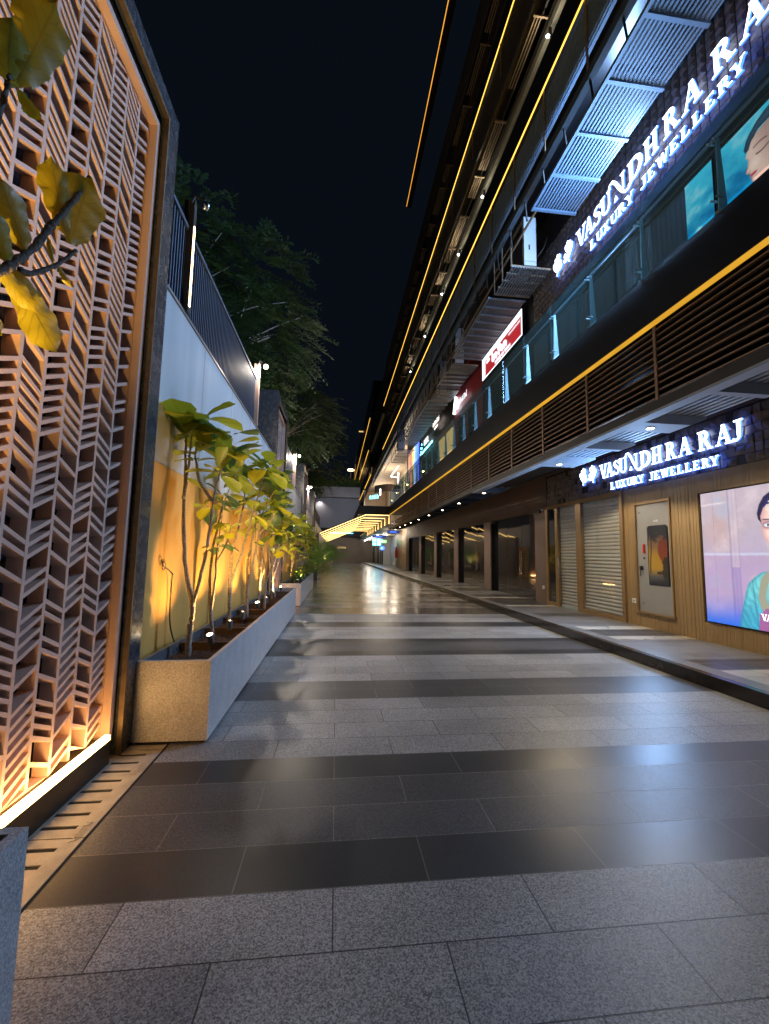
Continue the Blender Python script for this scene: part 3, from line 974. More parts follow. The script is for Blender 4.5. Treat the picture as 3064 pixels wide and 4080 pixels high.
# ---- leaves
def leaf(mb, base, d, L, W, up=None, fold=0.25, bend=0.35, r=rnd, seg=6):
    """fiddle leaf: broad obovate blade along direction d"""
    d = Vector(d).normalized()
    upv = Vector(up) if up else Vector((0, 0, 1))
    s = d.cross(upv)
    if s.length < .15: s = d.cross(Vector((1, 0, 0)))
    s.normalize(); n = s.cross(d).normalized()
    tab = [0.10, 0.55, 0.72, 0.80, 0.98, 0.86, 0.06] if seg >= 6 else [0.12, .8, .95, .08]
    nt_ = len(tab) - 1; o = len(mb.v); tw = r.uniform(-.3, .3); ph = r.uniform(0, 6)
    us = (-1, -.5, 0, .5, 1) if seg >= 9 else (-1, 0, 1)
    vs = []; nc = len(us)
    for i in range(seg + 1):
        t = i / seg; q = t * nt_; k = min(nt_ - 1, int(q))
        wv = (tab[k] + (tab[k + 1] - tab[k]) * (q - k)) * W * .5
        if seg >= 9: wv *= 1 + .03 * math.sin(t * 16 + ph) + r.uniform(-.02, .02)
        else: wv *= 1 + r.uniform(-.08, .08)
        p = Vector(base) + d * (L * t) - n * (bend * L * t * t)
        sd = (s + n * tw * t).normalized()
        for j, u in enumerate(us):
            rip = (.012 * math.sin(t * 24 + ph + u * 2) * u * u * (L / .3)) if seg >= 9 else 0
            vs.append(p + sd * wv * -u + n * (fold * wv * abs(u) ** 1.4 + rip))
            mb.uv[o + i * nc + j] = (u, t)
    fs = []
    for i in range(seg):
        for j in range(nc - 1):
            q = i * nc + j
            fs.append((q, q + 1, q + nc + 1, q + nc))
    mb.add(vs, fs, 0 if r.random() < .72 else 1)

def curve(pts, n=5):
    """catmull-rom through points"""
    P = [Vector(p) for p in pts]; out = []
    for i in range(len(P) - 1):
        p0 = P[max(i - 1, 0)]; p1 = P[i]; p2 = P[i + 1]; p3 = P[min(i + 2, len(P) - 1)]
        for k in range(n):
            t = k / n
            out.append(0.5 * ((2 * p1) + (p2 - p0) * t + (2 * p0 - 5 * p1 + 4 * p2 - p3) * t * t + (3 * p1 - p0 - 3 * p2 + p3) * t ** 3))
    out.append(P[-1])
    return out

def fiddle_tree(lab, y, stems, clusters, r0=0.032, seed=1, grp="fiddle leaf trees in the long planter", lsize=1.0, name="fiddle_leaf_tree"):
    r = random.Random(seed)
    b = stems[0][0]
    t = thing(name, lab, "tree", (b[0], y, b[1]), grp)
    for si, st in enumerate(stems):
        pts = curve([(p[0], y + (p[2] if len(p) > 2 else 0), p[1]) for p in st], 6)
        n = len(pts)
        ra = r0 if si == 0 else r0 * .62
        pts = [p + Vector((r.uniform(-1, 1), r.uniform(-1, 1), 0)) * .004 for p in pts]
        rs = [max(.006, (ra * (1 - .68 * i / (n - 1))) * (1 + r.uniform(-.07, .1))) for i in range(n)]
        mb = MB(); mb.tube(pts, rs, 9)
        mb.build("trunk" if si == 0 else "branch", "bark", t, smooth=True)
    mb = MB()
    for (cx, cz, dy, cnt, rad) in clusters:
        cnt = int(cnt * (1.3 if y < 7 else .95))
        for i in range(cnt):
            a = 2 * PI * (i / cnt) + r.uniform(-.5, .5)
            el = r.uniform(-.45, 1.0)
            d = (math.cos(a) * math.cos(el), math.sin(a) * math.cos(el), math.sin(el))
            bs = (cx + d[0] * .03 * rad, y + dy + d[1] * .03, cz + r.uniform(-.16, .06) * rad)
            L = r.uniform(.21, .34) * lsize * rad
            leaf(mb, bs, d, L, L * r.uniform(.58, .75), fold=r.uniform(.05, .4), bend=r.uniform(.1, .55), r=r)
    mb.build("leaves", ["fiddle_leaf", "fiddle_leaf_dark"], t, smooth=True)
    return t
fiddle_tree("forked fiddle leaf tree nearest the camera in the long planter", 4.2,
    [[(-1.345, .5), (-1.345, .78), (-1.335, .98), (-1.42, 1.35), (-1.47, 1.87), (-1.48, 2.27), (-1.5, 2.74)],
     [(-1.33, .98), (-1.24, 1.48), (-1.2, 1.98), (-1.15, 2.28), (-1.08, 2.53)], [(-1.21, 1.98), (-1.34, 2.18), (-1.39, 2.40), (-1.39, 2.55)], [(-1.475, 2.0), (-1.45, 2.35), (-1.44, 2.62)]],
    [(-1.49, 2.80, 0, 10, 1.35), (-1.36, 2.84, .05, 7, 1.1), (-1.40, 2.62, .08, 5, 1.0), (-1.39, 2.46, 0, 4, .75), (-1.06, 2.60, 0, 8, 1.1), (-1.16, 2.28, .0, 4, .9), (-1.28, 2.05, .15, 4, .8)], .029, 3)
fiddle_tree("thin double stemmed fiddle leaf tree, second in the long planter", 5.12,
    [[(-1.38, .5), (-1.44, 1.01), (-1.44, 1.48), (-1.37, 1.96), (-1.36, 2.15)], [(-1.42, .75), (-1.39, 1.2), (-1.39, 1.5), (-1.37, 1.72), (-1.33, 2.12), (-1.18, 2.5)], [(-1.4, 1.35), (-1.28, 1.62), (-1.25, 1.8)]],
    [(-1.36, 2.2, 0, 6, .9), (-1.18, 2.58, 0, 8, 1.1), (-1.25, 1.82, 0, 5, .75), (-1.40, 1.62, .0, 5, .7)], .022, 5)
fiddle_tree("fiddle leaf tree with one leaning branch, third in the long planter", 5.68,
    [[(-1.34, .5), (-1.35, .96), (-1.35, 1.48), (-1.32, 1.66), (-1.25, 2.01), (-1.21, 2.49)], [(-1.35, 1.1), (-1.23, 1.48), (-1.11, 2.02), (-1.01, 2.39), (-.99, 2.6)], [(-1.27, 1.5), (-1.4, 1.62), (-1.47, 1.8)]],
    [(-1.22, 2.55, 0, 8, 1.1), (-1.0, 2.66, 0, 9, 1.1), (-1.12, 2.1, .1, 5, .9), (-1.38, 2.05, 0, 5, .9), (-1.45, 1.85, 0, 4, .8)], .028, 8)
fiddle_tree("fiddle leaf tree with wide upper fork, fourth in the long planter", 6.71,
    [[(-1.33, .5), (-1.34, .94), (-1.35, 1.37), (-1.27, 1.9), (-1.25, 2.4)], [(-1.34, .98), (-1.22, 1.69), (-1.16, 2.12), (-.98, 2.5)], [(-1.2, 1.8), (-1.06, 1.95), (-.98, 2.15)]],
    [(-1.25, 2.45, 0, 8, 1.1), (-.98, 2.6, 0, 9, 1.2), (-1.2, 2.1, .1, 5, .9), (-.98, 2.2, 0, 6, 1.0), (-1.34, 1.75, .1, 4, .8), (-1.1, 2.85, .2, 7, 1.1)], .028, 11)
SP = [(8.0, -1.38, 2.8), (8.95, -1.28, 2.5), (9.45, -1.42, 2.6), (10.05, -1.3, 2.3), (7.5, -1.2, 2.45)]
sl = ["fiddle leaf tree past the middle of the long planter, with pale twisting stems", "slim fiddle leaf tree, third from the far end of the long planter", "slim fiddle leaf tree near the wall, second from the far end of the long planter", "last fiddle leaf tree at the far end of the long planter", "fiddle leaf tree leaning toward the paving past the middle of the long planter"]
for i, (yy, xx, hh) in enumerate(SP):
    r = random.Random(30 + i)
    a = r.uniform(-.05, .1)
    fiddle_tree(sl[i], yy, [[(xx, .5), (xx + a * .3, 1.1), (xx + a, 1.7), (xx + a + .04, hh - .1)], [(xx + a * .2, .95), (xx + .14, 1.5), (xx + .22, 2.0), (xx + .34, hh - .4)], [(xx, 1.2), (xx - .1, 1.6), (xx - .12, 2.0)]],
        [(xx + a + .04, hh, 0, 9, 1.1), (xx + .34, hh - .3, 0, 8, 1.1), (xx - .1, 2.1, .1, 5, .9), (xx + .2, 1.9, -.1, 6, .9), (xx + .25, 1.55, .1, 4, .8), (xx + .1, hh - .5, .1, 7, 1.0)], .024, 50 + i)

# tree in the foreground planter (only branch tips and leaves reach the frame)
t = thing("fiddle_leaf_tree", "fiddle leaf tree whose yellow leaves and knobbly branch enter at the left edge", "tree", (-1.2, .95, .5))
mb = MB(); mb.tube(curve([(-1.2, .95, .5), (-1.22, 1.0, 1.2), (-1.15, 1.1, 1.9), (-1.07, 1.25, 2.26)], 6), [.03 - .0007 * i for i in range(19)], 10)
mb.build("trunk", "bark_dark", t, smooth=True)
r = random.Random(4)
def knob(pts, ra, rb):
    c = curve(pts, 8); n = len(c)
    m = MB(); m.tube([p + Vector((r.uniform(-1, 1), r.uniform(-1, 1), r.uniform(-1, 1))) * .0025 for p in c], [(ra + (rb - ra) * i / (n - 1)) * (1 + r.uniform(-.18, .25)) for i in range(n)], 9)
    return m
knob([(-1.07, 1.25, 2.26), (-1.05, 1.331, 2.345), (-1.05, 1.373, 2.402), (-1.05, 1.44, 2.496), (-1.05, 1.511, 2.636), (-1.05, 1.546, 2.698), (-1.05, 1.641, 2.883), (-1.05, 1.70, 3.02)], .014, .009).build("branch", "bark_dark", t, smooth=True)
knob([(-1.05, 1.40, 2.40), (-1.05, 1.459, 2.429), (-1.05, 1.569, 2.539), (-1.05, 1.66, 2.665)], .010, .006).build("branch", "bark_dark", t, smooth=True)
knob([(-1.07, 1.20, 2.2), (-1.06, 1.22, 2.55), (-1.05, 1.267, 2.806), (-1.05, 1.283, 2.957)], .012, .006).build("branch", "bark_dark", t, smooth=True)
mb = MB()
T = Vector((.78, -.55, -.2))   # blade normals face the plaza
def fl(b, e, W, bend=.15, fold=.2, mi=0, tilt=(0, 0, 0)):
    b = Vector(b); e = Vector(e); n0 = len(mb.mi)
    leaf(mb, b, e - b, (e - b).length, W, up=Vector((-.8, .5, .3)) + Vector(tilt), fold=fold, bend=bend, r=r, seg=12)
    for q in range(n0, len(mb.mi)): mb.mi[q] = mi
fl((-1.05, 1.628, 2.669), (-1.03, 1.665, 2.985), .185, .0, .12)
fl((-1.05, 1.60, 2.68), (-1.1, 1.545, 2.93), .11, .1, .3)
fl((-1.05, 1.38, 2.385), (-1.04, 1.585, 2.215), .13, .05, .25)
fl((-1.05, 1.30, 2.36), (-1.04, 1.47, 2.30), .06, .1, .35)
fl((-1.05, 1.42, 2.48), (-1.06, 1.30, 2.62), .12, .1, .3)
fl((-1.05, 1.36, 2.39), (-1.06, 1.27, 2.50), .09, .2, .3, 1)
fl((-1.05, 1.569, 2.54), (-1.04, 1.64, 2.50), .025, .0, .5)
fl((-1.05, 1.55, 2.53), (-1.04, 1.50, 2.59), .02, .0, .5)
fl((-1.05, 1.31, 2.96), (-1.04, 1.42, 3.42), .17, .0, .25)
fl((-1.05, 1.285, 2.93), (-1.10, 1.31, 3.15), .14, .2, .3, 1)
fl((-1.05, 1.32, 2.96), (-1.02, 1.37, 2.90), .05, .2, .3, 1)
fl((-1.05, 1.25, 2.10), (-1.04, 1.315, 1.98), .06, .2, .3)
fl((-1.05, 1.26, 2.25), (-1.04, 1.335, 2.14), .05, .2, .3)
for q in range(26):
    a = r.uniform(0, 2 * PI); el = r.uniform(-.3, .6)
    leaf(mb, (-1.15 + r.uniform(-.1, .1), 1.0 + r.uniform(-.12, .1), r.uniform(2.1, 2.9)), (math.cos(a) * .6 - .3, math.sin(a) * .6 - .5, math.sin(el)), r.uniform(.2, .3), .16, r=r)
mb.build("leaves", ["leaf_yellow", "fiddle_leaf"], t, smooth=True)

# ---- spot lamps in planters
def spotlamp(lab, x, y, z, aim, energy, show=True, grp="spot lamps in the planters", angle=75, col=(1.0, .62, .2)):
    t = thing("garden_spotlight", lab, "spotlight", (x, y, z), grp)
    p = Vector((x, y, z + .11)); d = (Vector(aim) - p).normalized()
    mb = MB(); mb.tube([(x, y, z - .03), (x, y, z + .09)], .007, 6)
    mb.build("stake", "spot_body", t)
    mb = MB(); mb.tube([p - d * .06, p - d * .05, p + d * .05, p + d * .052], [.015, .03, .033, .033], 14)
    hs_ = mb.build("housing", "spot_body", t, smooth=False)
    mb = MB(); mb.tube([p + d * .0525, p + d * .0535], [.028 if show else .009] * 2, 14)
    mb.build("lens", "lens_warm", hs_)
    light("spot_light", 'SPOT', t, p + d * .06, energy, col, .02, aim=aim, angle=angle, blend=1.0)
    return t
ords = ["first", "second", "third", "fourth", "fifth", "sixth", "seventh"]
for i, (x, y, ax) in enumerate(((-1.205, 4.4, -1.45), (-1.22, 5.22, -1.7), (-1.24, 6.0, -1.5), (-1.25, 7.16, -1.6), (-1.23, 7.9, -1.5), (-1.24, 8.92, -1.5), (-1.30, 10.4, -1.5))):
    spotlamp(f"tilted grey spot lamp, {ords[i]} from the camera end in the soil of the long planter", x, y, .53, (-1.36, y - .1 + .1 * (i % 3), 2.9) if i not in (0, 3, 6) else (-1.5, y - .7, 2.6), 46 if i in (0, 3, 6) else 58, angle=120, show=i in (0, 3, 6))
spotlamp("spot lamp hidden in the soil of the planter at the lower left corner", -1.1, 1.15, .52, (-1.1, 1.45, 2.6), 300, angle=90)
for i, y in enumerate((12.8, 14.2, 15.6, 17.2)):
    spotlamp(f"small warm spot lamp among the shrubs, {ords[i]} from the near end of the shrub planter", -1.1, y, .55, (-1.45, y + .1, 1.7), 26, angle=120)
for i, y in enumerate((24.5, 25.9)):
    spotlamp("small yellow spot lamp under the palms at the %s end of the dark planter" % ("near", "far")[i], -1.12, y, .52, (-1.25, y + .1, 2.0), 30, angle=110, col=(1.0, .85, .2))

# cable tangle on the first planter
mb = MB()
mb.tube(curve([(-1.50, 4.35, .55), (-1.56, 4.3, .8), (-1.565, 4.28, 1.15), (-1.53, 4.2, 1.28)], 6), .007, 6)
mb.tube(curve([(-1.53, 4.2, 1.28), (-1.56, 4.15, 1.33), (-1.575, 4.08, 1.36), (-1.58, 4.05, 1.42)], 5), .006, 6)
mb.tube([(-1.57 + .0 * a, 4.08 + .035 * math.cos(a * .6), 1.36 + .035 * math.sin(a * .6)) for a in range(12)], .004, 5)
tag(mb.build("black_cable", "cable_black", smooth=True), "black cable curling up the ochre wall beside the first forked tree", "cable")

# ---- shrubs in second planter
def shrub(lab, x, y, z0, h, wd, n, seed, stems=4, leafm="shrub_leaf", ls=.06, grp=None, name="shrub"):
    r = random.Random(seed)
    t = thing(name, lab, "shrub", (x, y, z0), grp)
    mb = MB(); tips = []
    for i in range(stems):
        a = r.uniform(0, 2 * PI); q = r.uniform(.2, 1)
        e = Vector((x + math.cos(a) * wd * .5 * q, y + math.sin(a) * wd * .8 * q, z0 + h * r.uniform(.6, 1)))
        c = curve([(x, y, z0), (x + (e.x - x) * .3, y + (e.y - y) * .3, z0 + h * .4), tuple(e)], 5)
        mb.tube(c, [.010 - .0007 * k for k in range(len(c))], 5); tips.append(c)
    mb.build("stems", "bark_dark", t, smooth=True)
    mb = MB()
    for i in range(n):
        c = r.choice(tips); p = c[r.randrange(1, len(c))]
        a = r.uniform(0, 2 * PI); el = r.uniform(-.6, 1)
        d = (math.cos(a), math.sin(a), math.sin(el))
        p = p + Vector((r.gauss(0, .3) * wd * .3, r.gauss(0, .3) * wd * .45, r.gauss(0, .05)))
        leaf(mb, p, d, ls * r.uniform(.7, 1.5), ls * r.uniform(.45, .8), seg=3, r=r)
    mb.build("foliage", [leafm, leafm], t)
    return t
for i in range(7):
    shrub(["leafy shrub spilling over the near corner of the shrub planter", "low yellow lit shrub, second in the shrub planter", "shrub third along the shrub planter", "shrub at the middle of the shrub planter", "shrub just past the middle of the shrub planter", "shrub second from the far end of the shrub planter", "shrub at the far end of the shrub planter"][i],
          -1.22 + .05 * (i % 3), 12.45 + i * .95, .52, .62, .42, 300, 70 + i, grp="low shrubs in the shrub planter")
for i in range(7):
    y = 12.9 + i * .9; xx = -1.36 + .07 * (i % 3); hh = 2.35 + .35 * ((i * 5) % 4) / 3
    fiddle_tree("fiddle leaf tree rising from the shrub planter " + ["at its near end", "second along", "third along", "at its middle", "fifth along", "second from its far end", "at its far end"][i], y,
        [[(xx, .5), (xx + .05, 1.3), (xx + .08, hh)], [(xx, .8), (xx + .14, 1.5), (xx + .24, hh - .3)]],
        [(xx + .08, hh + .05, 0, 8, 1.1), (xx + .24, hh - .25, 0, 8, 1.1), (xx + .05, hh - .55, .1, 7, 1.0), (xx + .22, hh - .75, -.1, 6, .9), (xx + .1, 1.35, 0, 4, .7)], .018, 90 + i, grp="fiddle leaf trees in the shrub planter")

def palm(lab, x, y, z0, h, n, seed, grp="palms along the wall"):
    r = random.Random(seed)
    t = thing("palm", lab, "palm", (x, y, z0), grp)
    mb = MB()
    for i in range(5):
        mb.tube([(x + r.uniform(-.05, .05), y + r.uniform(-.05, .05), z0), (x + r.uniform(-.1, .1), y + r.uniform(-.1, .1), z0 + h * .4)], [.018, .01], 6)
    mb.build("stems", "bark", t)
    mb = MB()
    for i in range(n):
        a = r.uniform(0, 2 * PI); el = r.uniform(.5, 1.45); L = h * r.uniform(.6, 1.0)
        p0 = Vector((x, y, z0 + h * r.uniform(.05, .35)))
        d = Vector((math.cos(a) * math.cos(el), math.sin(a) * math.cos(el), math.sin(el)))
        ar = [p0 + d * L * s_ - Vector((0, 0, 1)) * L * .38 * s_ * s_ + Vector((d.x, d.y, 0)) * L * .25 * s_ * s_ for s_ in [k / 9 for k in range(10)]]
        for k in range(2, 10):
            tdir = (ar[k] - ar[k - 1]).normalized(); sd = tdir.cross(Vector((0, 0, 1)))
            if sd.length < .05: continue
            sd.normalize()
            for sg in (-1, 1):
                ll_ = L * .3 * (1 - abs(k / 9 - .5))
                e = ar[k] + (sd * sg + tdir * .8 - Vector((0, 0, .3))).normalized() * ll_
                wv = tdir * .014
                mb.add([ar[k] - wv, ar[k] + wv, e], [(0, 1, 2)])
        for k in range(9):
            mb.add([ar[k], ar[k] + Vector((0, 0, .008)), ar[k + 1] + Vector((0, 0, .008)), ar[k + 1]], [(0, 1, 2, 3)])
    mb.build("fronds", "palm_leaf", t)
    return t
palm("arching areca palm at the near end of the dark planter", -1.2, 24.5, .5, 1.9, 34, 1)
palm("arching areca palm at the far end of the dark planter", -1.25, 25.8, .5, 2.2, 34, 2)
for i in range(4):
    palm("tall leafy palm by the wall, " + ["just past the shrub planter", "second past the shrub planter", "third past the shrub planter", "nearest the dark planter"][i], -1.35, 19.3 + i * 1.15, 0.0, 2.6, 26, 20 + i)
for i, (y, x, h) in enumerate(((41.9, -1.05, 3.2), (47.5, -1.0, 3.0), (53.5, -.95, 3.0), (59.0, -.8, 3.4))):
    pl = thing("clay_pot", ["round clay pot nearest the camera on the paving", "round clay pot second along the paving", "round clay pot third along the paving", "round clay pot farthest along the paving"][i], "pot", (x, y, 0), "clay pots on the paving")
    mb = MB(); mb.lathe([(.27, 0), (.36, .12), (.40, .35), (.38, .55), (.34, .6), (.31, .6), (.30, .5)], (x, y, 0), 24)
    mb.build("bowl", "clay_pot", pl, smooth=True)
    mb = MB(); mb.lathe([(.30, .49), (.30, .52)], (x, y, 0), 20); mb.build("soil", "soil", pl)
    palm(["palm in the nearest clay pot", "palm in the second clay pot", "palm in the third clay pot", "palm in the farthest clay pot"][i], x, y, .5, h * .8, 40, 40 + i, "palms in clay pots")
    if i in (0, 3):
        spotlamp("yellow spot lamp in the %s clay pot" % ("nearest", "", "", "farthest")[i], x + .1, y - .22, .52, (x, y, 2.2), 90, angle=110, col=(1, .85, .25), grp="spot lamps in clay pots")

# ---- background trees behind the wall
def big_tree(lab, x, y, base, crown, n, seed, leafsz=.21):
    """crown = list of (cx,cy,cz,rx,ry,rz)"""
    r = random.Random(seed)
    t = thing("broadleaf_tree", lab, "tree", (x, y, 0), "dark trees behind the wall")
    mb = MB()
    top = Vector((x, y, base))
    mb.tube(curve([(x, y, 0), (x + .1, y, base * .5), tuple(top)], 5), [.2 - .008 * k for k in range(11)], 9)
    mb.build("trunk", "bark_dark", t, smooth=True)
    mb = MB()
    for (cx, cyy, cz, rx, ry, rz) in crown:
        c = curve([tuple(top), ((top.x + cx) / 2, (top.y + cyy) / 2, (top.z + cz) / 2 + .4), (cx, cyy, cz)], 5)
        mb.tube(c, [.09 - .007 * k for k in range(len(c))], 6)
        for q in range(5):
            a = r.uniform(0, 2 * PI); e = Vector((cx + rx * .8 * math.cos(a), cyy + ry * .8 * math.sin(a), cz + rz * r.uniform(-.5, .8)))
            c2 = curve([tuple(c[6]), tuple((c[6] + e) / 2 + Vector((0, 0, .15))), tuple(e)], 4)
            mb.tube(c2, [.03 - .0028 * k for k in range(len(c2))], 5)
    mb.build("limbs", "bark", t, smooth=True)
    mb = MB()
    for i in range(n):
        (cx, cyy, cz, rx, ry, rz) = r.choice(crown)
        while True:
            v = Vector((r.uniform(-1, 1), r.uniform(-1, 1), r.uniform(-1, 1)))
            if .25 < v.length < 1: break
        if r.random() < .25: v = v.normalized() * r.uniform(.9, 1.18)
        p = Vector((cx + v.x * rx, cyy + v.y * ry, cz + v.z * rz))
        out = Vector((v.x, v.y, v.z * .4 - .1)).normalized()
        L = r.uniform(.45, .9)
        sd = out.cross(Vector((0, 0, 1))).normalized()
        nl = 7
        for k in range(1, nl + 1):
            q = p + out * (L * k / nl) - Vector((0, 0, 1)) * L * .35 * (k / nl) ** 2
            for sg in (-1, 1):
                l2 = leafsz * r.uniform(.7, 1.2) * (1.2 - .6 * abs(k / nl - .5))
                e = q + (sd * sg * r.uniform(.7, 1) + out * .6 + Vector((0, 0, r.uniform(-.5, .15)))).normalized() * l2
                w_ = out * l2 * .2
                mb.add([q, (q + e) / 2 + w_, e, (q + e) / 2 - w_], [(0, 1, 2, 3)])
    mb.build("crown", "tree_leaf", t)
    return t
big_tree("dark feathery tree nearest the camera, leaning over the bar fence", -5.2, 12.5, 5.5,
    [(-4.6, 11.5, 9.6, 1.7, 2.0, 1.4), (-3.0, 12.8, 9.8, 1.5, 1.8, 1.5), (-5.6, 13.0, 8.0, 1.6, 1.8, 1.4), (-2.3, 13.0, 8.3, 1.3, 1.5, 1.1), (-4.2, 12.0, 7.2, 1.5, 1.7, 1.3), (-3.4, 14.0, 6.8, 1.3, 1.8, 1.2)], 1500, 5)
big_tree("yellowish feathery tree beyond the second portal", -4.6, 21.0, 5.0,
    [(-3.6, 20.5, 9.0, 1.9, 2.2, 1.6), (-2.4, 21.0, 7.6, 1.6, 2.0, 1.4), (-1.5, 22.0, 8.6, 1.2, 1.6, 1.2), (-4.2, 21.5, 7.0, 1.7, 2.0, 1.4), (-2.6, 23.0, 9.8, 1.5, 1.6, 1.1)], 1300, 6, .18)
big_tree("far dark tree beside the end building", -4.4, 36.0, 7.0,
    [(-3.5, 36.0, 11.0, 2.2, 2.2, 2.0), (-1.8, 37.0, 9.2, 2.0, 2.0, 1.8), (-4.6, 36.0, 8.5, 2.2, 2.0, 1.7), (-1.4, 38.0, 12.0, 1.6, 1.8, 1.3), (-3.2, 35.0, 7.6, 1.8, 2, 1.2)], 1000, 7, .26)
hd = MB(); r = random.Random(3)
for i in range(2600):
    p = Vector((r.uniform(-7, 4.2), 76.5 + r.uniform(0, 1.2), 13.6 + abs(r.gauss(0, .7))))
    hd.add([p, p + Vector((r.uniform(-.3, .3), .05, r.uniform(.1, .4))), p + Vector((r.uniform(.1, .4), -.05, r.uniform(-.1, .2)))], [(0, 1, 2)])
hd.build("roof_hedge", "tree_leaf")
tag(scn.objects["roof_hedge"], "ragged dark hedge along the roof edge of the end building", "hedge", kind="stuff")

# ============================================================ END BUILDING
t = thing("end_building", "dark blank building with a deep roof band closing the far end of the street", "building", (0, 76, 0))
mb = MB(); mb.box(-9, 4.05, 77.2, 90, 1.0, 13.2); mb.build("wall", "end_wall", t)
mb = MB(); mb.box(-9, 4.05, 75.6, 77.2, 11.7, 13.6); mb.build("roof_band", "end_wall_panel", t)
mb = MB(); mb.box(-4.7, -3.9, 75.6, 77.2, 0, 11.7); mb.build("side_pier", "end_wall_panel", t)
f = thing("floodlight", "small floodlight under the roof band at the left of the end building", "floodlight", (-3.4, 76.9, 11.6))
m = MB(); m.box(-3.5, -3.3, 76.8, 76.95, 11.5, 11.69); m.build("housing", "black_plastic", f)
light("flood", 'SPOT', f, (-3.3, 76.7, 11.3), 230, (1, .85, .72), .1, aim=(-2.9, 77.2, 6), angle=120, blend=1)
f = thing("floodlight", "floodlight on the mall edge turned toward the end building", "floodlight", (4.0, 63, 11.3))  # made-up lamp, added to lift the dark end wall
m = MB(); m.box(3.9, 4.12, 62.9, 63.0, 11.2, 11.4); m.build("housing", "black_plastic", f)
light("flood", 'SPOT', f, (4.0, 63.1, 11.3), 900, (.8, .86, 1), .15, aim=(-1.5, 77, 8), angle=100, blend=1)
t = thing("far_block", "low brown block seen under the glowing canopy at the far end", "building", (0, 112, 0))
mb = MB(); mb.box(-8, 14, 74.5, 75.4, 0.0, 4.6); mb.build("wall", "end_brown", t)
mb = MB(); mb.box(-8, 14, 73.9, 74.5, 4.7, 6.0); mb.build("roof_band", "mall_black", t)
mb = MB()
for i in range(22):
    x = -1.2 + i * .19; hgt = r.uniform(.1, .22)
    mb.box(x, x + r.uniform(.06, .16), 73.8, 73.89, 5.05, 5.05 + hgt)
mb.build("blue_lights", "sign_teal", t)
strokes("lit_word", 5, .5, (1.0, 74.44, 2.6), (PI / 2, 0, 0), "panel_yellow", t)

# ============================================================ MALL (right side)
mall = thing("shopping_mall", "long black multi storey shopping building with gold light lines on the right", "building", (6.2, 0, 0))
GX = 6.2; UX = 5.65; FX = 4.1
YF = 32.85
# ground floor brown wall with rounded openings: built as strips
wins = [(12.55, 16.38), (17.1, 20.95), (21.7, 25.6), (26.25, 30.4), (31.15, 35.7)]
mb = MB()
def rounded(y0, y1, z0, z1, rad=.28, n=6):
    pts = []
    for cx, cz, a0 in ((y1 - rad, z1 - rad, 0), (y0 + rad, z1 - rad, 90)):
        for k in range(n + 1):
            a = math.radians(a0 + 90 * k / n)
            pts.append((cx + rad * math.cos(a), cz + rad * math.sin(a)))
    pts += [(y0, z0), (y1, z0)]
    return pts
zt = 2.94
edges = [11.79] + [e for wv in wins for e in wv] + [37.0]
for i in range(0, len(edges), 2):
    mb.box(GX, GX + .25, edges[i], edges[i + 1], .15, zt)
mb.box(GX, GX + .25, 11.79, 37.0, zt, 4.4)
for (a, b) in wins:   # rounded corner fillets
    rad = .28
    for (cx, sx) in ((b - rad, 1), (a + rad, -1)):
        pts = [(cx + sx * rad, zt - rad)] + [(cx + sx * rad * math.cos(math.radians(k * 15)), zt - rad + rad * math.sin(math.radians(k * 15))) for k in range(1, 7)] + [(cx + sx * rad, zt)]
        if sx < 0: pts = pts[::-1]
        mb.prism_x(pts, GX + .001, GX + .249)
mb.build("ground_floor_wall", "mall_brown", mall)
mb = MB()
mb.box(GX, GX + .3, 37.0, 42.6, .15, 4.4)
mb.build("ground_floor_panel", "mall_beige", mall)
for i, (a, b) in enumerate(wins):
    mb = MB()
    mb.box(GX + .03, GX + .24, a + .001, a + .05, .15, zt); mb.box(GX + .03, GX + .24, b - .05, b - .001, .15, zt); mb.box(GX + .03, GX + .24, a + .05, b - .05, zt - .03, zt - .001)
    fr = mb.build("window", "black_seal", mall)
    n = 3
    for k in range(n):
        p = MB(); ya = a + .05 + (b - a - .1) * k / n; yb = a + .05 + (b - a - .1) * (k + 1) / n
        # small tilt per pane so that reflections break as on real glazing
        tl = (r.uniform(-.006, .006))
        p.add([(GX + .17 + tl, ya + .004, .16), (GX + .17 - tl, yb - .004, .16), (GX + .172 - tl, yb - .004, zt), (GX + .168 + tl, ya + .004, zt)], [(0, 1, 2, 3)])
        p.build("pane", "window_dark", fr)
    h = MB()
    yc = a + .05 + (b - a - .1) / 3
    h.tube([(GX + .11, yc - .06, .9), (GX + .11, yc - .06, 1.7)], .012, 6); h.tube([(GX + .11, yc + .06, .9), (GX + .11, yc + .06, 1.7)], .012, 6)
    h.box(GX + .11, GX + .17, yc - .07, yc - .05, .95, .97); h.box(GX + .11, GX + .17, yc + .05, yc + .07, 1.6, 1.62)
    h.build("door_handle", "chrome", fr)
# upper wall
mb = MB()
mb.box(UX + .05, UX + .6, -3, 34, 5.33, 11.2); mb.build("upper_wall", "mall_dark", mall)
mb = MB(); mb.box(4.35, 8.5, -3, 33, 4.02, 4.10); mb.build("ceiling", "mall_dark", mall)
mb = MB(); mb.box(GX + .001, GX + .25, -3, 11.79, 3.9, 4.4); mb.build("wall_head", "mall_brown", mall)
mb = MB(); mb.box(FX, 8.5, -3, YF, 4.66, 5.33); mb.build("floor_slab", "mall_black", mall)
mb = MB(); mb.box(1.7, FX + 4.4, YF + .001, YF + .5, 4.66, 5.33); mb.box(1.7, 2.2, YF + .5, 62, 4.72, 5.33); mb.build("floor_slab", "mall_black", mall)
